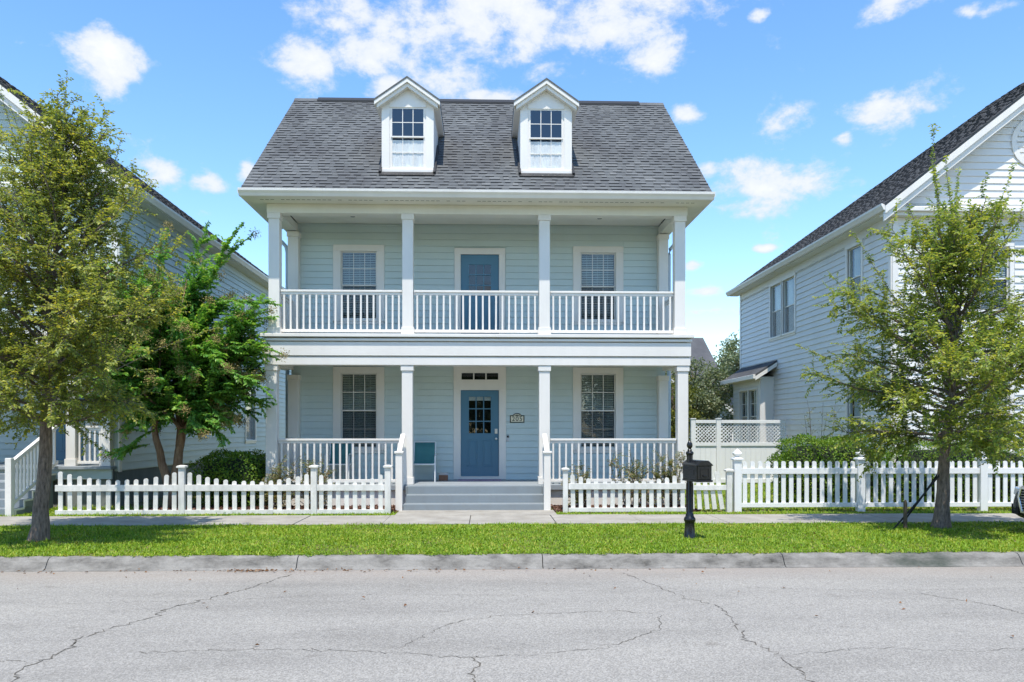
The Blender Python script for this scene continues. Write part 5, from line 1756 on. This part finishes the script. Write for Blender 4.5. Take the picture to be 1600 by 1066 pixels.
elm('street_tree', 'spreading green street tree on a leaning trunk staked beside the pavement at right', (7.84, 13.95, 0), (.42, .1), 5.3,
    ([0, .1, .25, .45, .65, .85, 1.0], [1.3, 2.05, 2.45, 2.15, 1.5, .95, .5]), .122, 8, 'leaf_elm_fresh', 66, 1.40, 0,
    leaf_size=.064, spacing=.022, second=14, drop=-.22, steep=(80, 10), taper=1.5,
    shoots=[(3.0, 3.0, R(22), 3.35), (3.4, 2.7, R(8), 3.55), (3.3, .4, R(9), 3.15), (3.2, .1, R(28), 2.95), (3.1, 4.6, R(12), 3.25), (2.8, 3.3, R(44), 2.90), (2.5, 3.2, R(58), 2.90), (2.1, 3.1, R(70), 2.80), (3.3, 5.6, R(20), 2.95), (2.9, 2.2, R(30), 2.80), (2.9, 3.8, R(34), 2.90)], dens=.8)


def crape_myrtle():
    rng = np.random.default_rng(4)
    base = (-6.65, 17.75, 0)
    root = thing('crape_myrtle', 'multi-stemmed tan-barked tree with glossy green sprays against the blue porch', 'tree', base)
    wood = Wood(); trunk = Wood(); twigs = Wood(); leaves = []; heads = []
    stems = [(-.34, -.05, .085), (.20, .02, .098), (.02, .14, .07)]
    tips = []
    for k, (lx, ly, r) in enumerate(stems):
        n = 8
        z = np.linspace(-.05, 1.75, n)
        t = np.linspace(0, 1, n)
        p = np.stack([base[0] + (k - 1) * .06 + lx * t ** 1.4 + rng.normal(0, .012, n), base[1] + ly * t + rng.normal(0, .012, n), z], 1)
        trunk.tube(p, np.linspace(r * 1.35, r * .72, n), 9)
        tips.append((p[-1], norm(p[-1] - p[-3]), r * .72))
    trunk.build('trunk', 'bark_crape', root)
    sprays = []
    for (p, d, r) in tips:
        for j in range(9):
            az = j * 2 * math.pi / 9 + rng.normal(0, .3)
            inc = rng.uniform(.1, .95)
            dd = np.array([math.cos(az) * math.sin(inc), math.sin(az) * math.sin(inc), math.cos(inc)])
            L = rng.uniform(1.7, 3.3) * (1.1 - .35 * inc)
            q, qr = limb(rng, p - d * .06, dd, L, r * .55, .012, 7, .06, (0, 0, .35))
            wood.tube(q, qr, 6)
            for m in range(22):
                t = rng.uniform(.15, 1.0); k2 = t * 7; a0 = min(int(k2), 6)
                pp = q[a0] + (q[a0 + 1] - q[a0]) * (k2 - a0)
                out = pp - np.array([base[0], base[1], pp[2]]); out[2] = 0; out = norm(out)
                d3 = norm(q[a0 + 1] - q[a0]) * .5 + norm(rng.normal(0, 1, 3)) * .55 + out * .45
                d3[2] += rng.uniform(-.2, .55)
                sprays.append((pp, d3, rng.uniform(.55, 1.25)))
    # known long arching sprays towards the porch column, and drooping low ones
    for (p, d, L) in [((-5.6, 17.3, 4.35), (1, -.2, .35), 1.35), ((-5.5, 17.3, 3.4), (1, -.1, .25), 1.25), ((-5.7, 17.3, 3.0), (1, -.1, -.15), 1.4), ((-5.8, 17.4, 2.6), (1, .1, -.2), 1.4),
                      ((-5.7, 17.5, 3.9), (.9, 0, .5), 1.2), ((-5.9, 17.6, 4.6), (.35, 0, 1), 1.6), ((-6.2, 17.6, 4.8), (.1, 0, 1), 1.5), ((-6.8, 17.6, 4.6), (-.1, 0, 1), 1.4),
                      ((-7.0, 17.6, 4.2), (-.3, 0, 1), 1.3), ((-6.1, 17.4, 1.9), (.8, -.2, -.2), .9), ((-6.9, 17.4, 1.7), (-.7, -.2, -.3), 1.0), ((-7.0, 17.4, 1.4), (-.9, -.2, -.15), .9), ((-6.0, 17.4, 2.3), (.9, -.3, -.45), 1.0),
                      ((-6.5, 17.4, 2.2), (.4, -.8, .1), .9), ((-6.9, 17.4, 2.1), (-.5, -.7, .1), .9), ((-6.2, 17.5, 2.0), (.8, -.4, .0), .8), ((-6.6, 17.3, 2.6), (.1, -.9, .2), .9), ((-7.0, 17.4, 2.5), (-.7, -.5, .1), .9), ((-6.4, 17.6, 1.7), (.5, -.6, .1), .7), ((-6.4, 17.2, 3.6), (.3, -.6, .4), 1.1), ((-6.8, 17.2, 3.2), (-.2, -.7, .3), 1.0), ((-5.9, 17.2, 3.2), (.5, -.6, .2), 1.2), ((-5.75, 17.6, 4.9), (.2, 0, 1), 1.35)]:
        sprays.append((np.array(p), np.array(d, float), L))
    for (pp, d3, L) in sprays:
        q, qr = limb(rng, pp, d3, L, .008, .003, 8, .07, (0, 0, -.55))
        twigs.tube(q, qr, 4)
        twig_leaves(rng, q, leaves, .026, .105, .6, opposite=True, droop=.2, jitter=.35)
        for m in range(int(L * 8)):
            t = rng.uniform(.15, .8); k2 = t * 8; a0 = min(int(k2), 7)
            p4 = q[a0]
            d4 = norm(q[a0 + 1] - q[a0]) + norm(rng.normal(0, 1, 3)) * .8
            u, ur = limb(rng, p4, d4, rng.uniform(.16, .42), .004, .002, 4, .08, (0, 0, -.2))
            twigs.tube(u, ur, 3)
            twig_leaves(rng, u, leaves, .030, .095, .56, opposite=True, droop=.2, jitter=.4)
        if rng.random() < .40:
            e = q[-1]; n = 130
            c = e + norm(q[-1] - q[-2]) * .07 + rng.normal(0, .06, (n, 3)) * np.array([1, 1, .9])
            heads.append((c, rng.normal(0, 1, (n, 3)), norm(rng.normal(0, 1, (n, 3))), np.full(n, .03), np.full(n, .024)))
    wood.build('branches', 'bark_crape', root)
    twigs.build('twigs', 'bark_rose', root)['kind'] = 'stuff'
    foliage('crown', leaves, 'leaf_crape', root, 'stuff')
    foliage('seed_heads', heads, 'panicle', root, 'stuff')
    print('crape leaves', sum(len(l[0]) for l in leaves))


crape_myrtle()


def hedge(name, label, x0, x1, y0, y1, z1, seed, n, mat='leaf_hedge', size=.055, top_noise=.08):
    rng = np.random.default_rng(seed)
    root = thing(name, label, 'hedge', ((x0 + x1) / 2, (y0 + y1) / 2, 0))
    cx, cy = (x0 + x1) / 2, (y0 + y1) / 2
    hx, hy = (x1 - x0) / 2, (y1 - y0) / 2
    # superellipsoid hull with lumps
    d = norm(rng.normal(0, 1, (n, 3)) * np.array([hx, hy, z1 * .5]) / max(hx, hy, z1))
    p = 4.0
    k = (np.abs(d[:, 0] / hx) ** p + np.abs(d[:, 1] / hy) ** p + np.abs(d[:, 2] / (z1 / 2)) ** p) ** (-1 / p)
    P = d * k[:, None]
    lump = 1 + top_noise * (np.sin(P[:, 0] * 5.1 + seed) * np.cos(P[:, 1] * 4.3) + .6 * np.sin(P[:, 0] * 11 + P[:, 2] * 9))
    shell = 1 - np.abs(rng.normal(0, .085, n))
    P = P * (lump * shell)[:, None] + rng.normal(0, .012, (n, 3)) + np.array([cx, cy, z1 / 2])
    out = norm(d)
    ax = out * .6 + norm(rng.normal(0, 1, (n, 3))) * .9; ax[:, 2] += .3
    nr = out + rng.normal(0, .5, (n, 3)); nr[:, 2] += .3
    foliage('crown', [(P, ax, norm(nr), size * rng.uniform(.7, 1.3, n), size * .55 * rng.uniform(.8, 1.2, n))], mat, root, 'stuff')
    # woody inside
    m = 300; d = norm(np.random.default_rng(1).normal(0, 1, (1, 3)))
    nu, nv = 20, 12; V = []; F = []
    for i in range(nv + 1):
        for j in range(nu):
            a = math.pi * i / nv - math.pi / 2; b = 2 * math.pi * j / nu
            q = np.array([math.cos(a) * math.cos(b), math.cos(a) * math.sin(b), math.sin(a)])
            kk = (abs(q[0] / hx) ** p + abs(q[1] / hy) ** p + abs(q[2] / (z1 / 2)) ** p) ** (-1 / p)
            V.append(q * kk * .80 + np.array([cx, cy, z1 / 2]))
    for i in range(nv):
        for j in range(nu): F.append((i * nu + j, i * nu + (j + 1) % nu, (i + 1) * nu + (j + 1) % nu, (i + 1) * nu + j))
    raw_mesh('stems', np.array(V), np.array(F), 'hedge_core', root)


hedge('clipped_hedge', 'clipped green hedge between the blue porch and the tan-barked tree', -6.35, -4.85, 17.6, 19.6, 1.18, 3, 9000)
hedge('hedge', 'bright green unclipped hedge behind the level picket fence at right', 6.5, 8.9, 17.7, 19.0, 1.50, 5, 16000, top_noise=.11)
hedge('hedge', 'bright green hedge under the staked tree, behind the pointed fence posts', 8.75, 12.6, 17.7, 18.8, 1.40, 6, 15000, top_noise=.12)


def bush(name, label, x, y, h, spread, seed, n_canes, mat, size, flowers=0, dens=.02):
    rng = np.random.default_rng(seed)
    root = thing(name, label, 'shrub', (x, y, 0))
    w = Wood(); leaves = []; fl = []
    for i in range(n_canes):
        az = rng.random() * 6.28; inc = abs(rng.normal(0, spread))
        d = np.array([math.cos(az) * math.sin(inc), math.sin(az) * math.sin(inc), math.cos(inc)])
        q, qr = limb(rng, (x + rng.normal(0, .08), y + rng.normal(0, .06), 0), d, h * rng.uniform(.6, 1.1), .008, .003, 7, .09, (0, 0, .1))
        w.tube(q, qr, 4)
        for j in range(16):
            t = rng.uniform(.25, 1); k = t * 7; a = min(int(k), 6)
            d2 = norm(q[a + 1] - q[a]) + norm(rng.normal(0, 1, 3)) * .9
            u, ur = limb(rng, q[a], d2, rng.uniform(.10, .32), .003, .0015, 3, .12, (0, 0, -.1))
            w.tube(u, ur, 3); twig_leaves(rng, u, leaves, dens, size, .6)
            if rng.random() < flowers:
                m = 14; fl.append((u[-1] + rng.normal(0, .012, (m, 3)), rng.normal(0, 1, (m, 3)), norm(rng.normal(0, 1, (m, 3))), np.full(m, .04), np.full(m, .035)))
    w.build('stems', 'bark_rose', root)
    foliage('leaves', leaves, mat, root, 'stuff')
    if fl: foliage('blossom', fl, 'petal_red', root)


bush('rose_bush', 'straggly rose bush in the mulch by the left porch corner', -4.45, 17.35, 1.05, .38, 31, 16, 'leaf_rose', .05)
bush('rose_bush', 'rust-tinged rose bush before the porch railing left of the steps', -3.65, 17.45, 1.15, .36, 32, 18, 'leaf_rose', .05)
bush('rose_bush', 'small rose bush just right of the porch steps', 2.02, 17.45, .95, .40, 33, 12, 'leaf_rose', .05)
bush('rose_bush', 'rose bush with a red bloom before the right railing', 3.15, 17.45, 1.20, .40, 34, 15, 'leaf_rose', .05, .012)
bush('rose_bush', 'dusty rose bush at the right porch corner behind the mailbox', 3.95, 17.45, 1.25, .30, 35, 16, 'leaf_rose', .05)
bush('shrub', 'wispy young shrub rising from the hedge against the pale wall', 7.6, 19.0, 2.35, .14, 36, 7, 'leaf_far', .05, 0, .04)


def clump_tree(name, label, x, y, h, r, z0, seed, mat, n_clumps, per, size, cr=.5, cone=0.):
    rng = np.random.default_rng(seed)
    root = thing(name, label, 'tree', (x, y, 0))
    w = Wood()
    n = 8; t = np.linspace(0, 1, n)
    w.tube(np.stack([x + rng.normal(0, .04, n), y + rng.normal(0, .04, n), h * .9 * t - .1], 1), .16 * (1 - t) + .02, 8)
    w.build('trunk', 'bark_elm', root)
    leaves = []
    br = Wood()
    for i in range(n_clumps):
        d = norm(rng.normal(0, 1, 3)); rr = rng.random() ** .45
        zc = (z0 + h) / 2; hz = (h - z0) / 2
        c = np.array([d[0] * r * rr, d[1] * r * rr, d[2] * hz * rr])
        f = (c[2] + hz) / (2 * hz)
        c[:2] *= 1 - cone * f
        c += np.array([x, y, zc])
        o = np.array([x, y, max(z0 * .8, c[2] - .5 * np.hypot(c[0] - x, c[1] - y) - .2)])
        q = np.stack([o + (c - o) * k + (np.array([0, 0, -.08]) * math.sin(math.pi * k)) for k in np.linspace(0, 1, 5)])
        br.tube(q, np.linspace(.035, .012, 5), 4)
        m = per
        P = c + rng.normal(0, cr * .42, (m, 3)) * np.array([1, 1, .7])
        ax = norm(rng.normal(0, 1, (m, 3))); ax[:, 2] += .25
        leaves.append((P, ax, norm(rng.normal(0, 1, (m, 3)) + np.array([0, 0, .8])), size * rng.uniform(.6, 1.3, m), size * .5 * rng.uniform(.6, 1.3, m)))
    br.build('branches', 'bark_elm', root)
    foliage('crown', leaves, mat, root, 'stuff')


clump_tree('backyard_tree', 'greyish green bushy tree behind the lattice fence', 8.0, 31.5, 4.5, 1.5, .6, 41, 'leaf_far', 60, 190, .13, .55)
clump_tree('backyard_tree', 'dark pine crown peeping over the distant gable', 16.0, 52, 7.0, 1.2, 4.2, 42, 'leaf_far', 26, 120, .2, .6)
clump_tree('backyard_tree', 'yellow-green shrub tree glimpsed between the right porch columns', 6.25, 27.5, 3.6, .9, .2, 43, 'leaf_gold', 34, 170, .11, .45)
clump_tree('backyard_tree', 'low rusty green shrub beside the lean-to bay', 8.6, 32.2, 2.6, .7, .2, 44, 'leaf_rose', 18, 120, .12, .4)
clump_tree('backyard_tree', 'rounded far tree above the pale distant roof', 18.2, 58, 8.1, 2.0, 3.5, 45, 'leaf_far', 34, 140, .25, .8)


for k_, (tx, ty, th, tr_) in enumerate([(-17, -15, 9.5, 4.2), (-8.5, -13, 8.0, 3.6), (1.5, -16, 9.8, 4.4), (10.5, -13.5, 8.4, 3.9), (19, -15, 9.0, 4.2)]):
    clump_tree('opposite_tree', ['broad leafy tree across the street, mirrored in the panes at far left', 'leafy tree across the street, mirrored in the left window panes', 'tallest leafy tree across the street, mirrored in the door panes',
               'leafy tree across the street, mirrored in the right window panes', 'broad leafy tree across the street, mirrored at far right'][k_], tx, ty, th, tr_, .6, 60 + k_, 'leaf_far', 120, 150, .36, 1.3)


# ------------------------------------------------------------------ grass, mulch chips, fallen leaves
def grass(name, label, x0, x1, y0, y1, density, h, seed, z=0., keep=None, w=.013):
    rng = np.random.default_rng(seed)
    n = int((x1 - x0) * (y1 - y0) * density)
    P = np.stack([rng.uniform(x0, x1, n), rng.uniform(y0, y1, n), np.full(n, z)], 1)
    # thin, worn patches
    worn = np.sin(P[:, 0] * 1.3 + 1.0) * np.sin(P[:, 1] * 2.1 + P[:, 0] * .4) + .5 * np.sin(P[:, 0] * 3.7 + P[:, 1] * 2.9)
    ok = rng.random(n) < np.clip(1.3 - .55 * worn + .25 * np.sin(P[:, 0] * 9.1) * np.sin(P[:, 1] * 7.7), .16, 1)
    if keep is not None: ok &= keep(P)
    P = P[ok]; n = len(P)
    az = rng.random(n) * 2 * np.pi; lean = np.abs(rng.normal(.95, .35, n))
    hh = h * rng.uniform(.5, 1.3, n) * (1 + .25 * np.sin(P[:, 0] * 2.3) * np.sin(P[:, 1] * 3.1))
    d = np.stack([np.cos(az) * np.sin(lean), np.sin(az) * np.sin(lean), np.cos(lean)], 1)
    side = np.stack([-np.sin(az), np.cos(az), np.zeros(n)], 1)
    ww = w * rng.uniform(.6, 1.4, n)[:, None]
    mid = P + d * hh[:, None] * .55
    d2 = d.copy(); d2[:, 2] -= .55; d2 = norm(d2)
    tip = mid + d2 * hh[:, None] * .55
    V = np.stack([P - side * ww * .5, P + side * ww * .5, mid + side * ww * .45, mid - side * ww * .45, tip], 1).reshape(-1, 3)
    i = np.arange(n)[:, None] * 5
    F = np.concatenate([i + np.array([[0, 1, 2]]), i + np.array([[0, 2, 3]]), i + np.array([[3, 2, 4]])])
    o = raw_mesh(name, V, F, 'grass_blade')
    tag(o, label, 'grass', kind='stuff')


grass('verge_grass', 'lush green grass verge between the kerb and the pavement', -11.5, 11.8, 11.12, 14.79, 2600, .050, 1, keep=lambda P: (P[:, 1] > 11.185 + .03 * np.sin(P[:, 0] * 3.1) + .025 * np.sin(P[:, 0] * 11.3) + .02 * np.sin(P[:, 0] * 27.)) & (P[:, 1] < 14.735 + .025 * np.sin(P[:, 0] * 5.3) + .02 * np.sin(P[:, 0] * 17.)))
grass('fence_grass', 'narrow strip of grass between the pavement and the picket fences', -13, 13, 16.17, 16.72, 2000, .06, 2, keep=lambda P: (P[:, 0] < -1.80) | (P[:, 0] > 1.42))
grass('side_yard_grass', 'side yard grass behind the level picket fence', 4.5, 12.5, 16.95, 25.5, 420, .08, 3, w=.02)
grass('left_yard_grass', 'grass in front of the left neighbour house and porch steps', -13, -7.2, 16.7, 18.2, 900, .08, 4, w=.014, keep=lambda P: (P[:, 0] < -10.75) | (P[:, 0] > -9.2))


def scatter(name, label, cat, spots, size, mat, seed, z, flat=True):
    rng = np.random.default_rng(seed)
    n = len(spots)
    P = np.array([(x, y, z) for x, y in spots], float); P[:, 2] += rng.uniform(0, .015, n)
    ax = norm(rng.normal(0, 1, (n, 3)) * np.array([1, 1, .25]))
    nr = norm(rng.normal(0, .35, (n, 3)) + np.array([0, 0, 1.]))
    V, F = leaf_arrays(P, ax, nr, size * rng.uniform(.5, 1.4, n), size * .55 * rng.uniform(.5, 1.4, n))
    o = raw_mesh(name, V, F, mat); tag(o, label, cat, kind='stuff')


rg = np.random.default_rng(77)
m1 = [(rg.uniform(-7.1, -1.85), rg.uniform(16.74, 18.0)) for _ in range(9000)]
scatter('mulch_chips', 'reddish brown mulch chips in the bed left of the steps', 'mulch', m1, .06, 'mulch_chip', 1, .032)
m2 = [(rg.uniform(1.45, 4.4), rg.uniform(16.95, 18.0)) for _ in range(5000)]
scatter('mulch_chips', 'reddish brown mulch chips in the bed right of the steps', 'mulch', m2, .06, 'mulch_chip', 2, .032)
lv = [(rg.normal(-2.3, 2.6), 10.84 + rg.normal(0, .05)) for _ in range(110)] + [(rg.normal(-8, 1.2), 10.84 + rg.normal(0, .06)) for _ in range(60)] + [(rg.uniform(-9, 9), rg.uniform(7, 10.9)) for _ in range(50)] + [(rg.normal(-3.1, .16), 10.87 + rg.normal(0, .03)) for _ in range(70)]
scatter('leaf_litter', 'small dry brown leaves scattered along the gutter and on the road', 'leaf litter', lv, .045, 'dry_leaf', 3, -.152)


def tree_stake():
    s = thing('tree_stake', 'short weathered wooden stake in the verge left of the leaning trunk', 'stake', (7.13, 13.8, 0))
    MB().prism([(7.105, -.05), (7.155, -.05), (7.15, .46), (7.13, .50), (7.108, .46)], 13.775, 13.825, 'xz').build('shaft', 'wood_stake', s)
    for lab, a, b in (('black strap from the leaning trunk to the ground left of the stake', (7.88, 13.93, 1.02), (6.92, 13.8, .0)), ('black strap from the leaning trunk to the ground between stake and trunk', (7.84, 14.0, .98), (7.42, 14.5, .0))):
        a, b = Vector(a), Vector(b)
        o = MB(); d = (b - a); side = d.cross(Vector((0, 1, 0))).normalized() * .014; th = Vector((0, .004, 0))
        mid = (a + b) / 2 + Vector((0, 0, -.02))
        for p, q in ((a, mid), (mid, b)):
            o.hexa([p - side - th, p + side - th, p + side + th, p - side + th, q - side - th, q + side - th, q + side + th, q - side + th])
        tag(o.build('tie_strap', 'strap_black'), lab, 'strap', 'straps of the staked tree')


gl = [(rg.uniform(-10, 10), rg.uniform(11.4, 14.6)) for _ in range(90)]
scatter('fallen_leaves', 'few dry leaves fallen on the verge grass', 'leaf litter', gl, .05, 'dry_leaf', 9, .035)
tree_stake()
print('objects', len(bpy.data.objects))
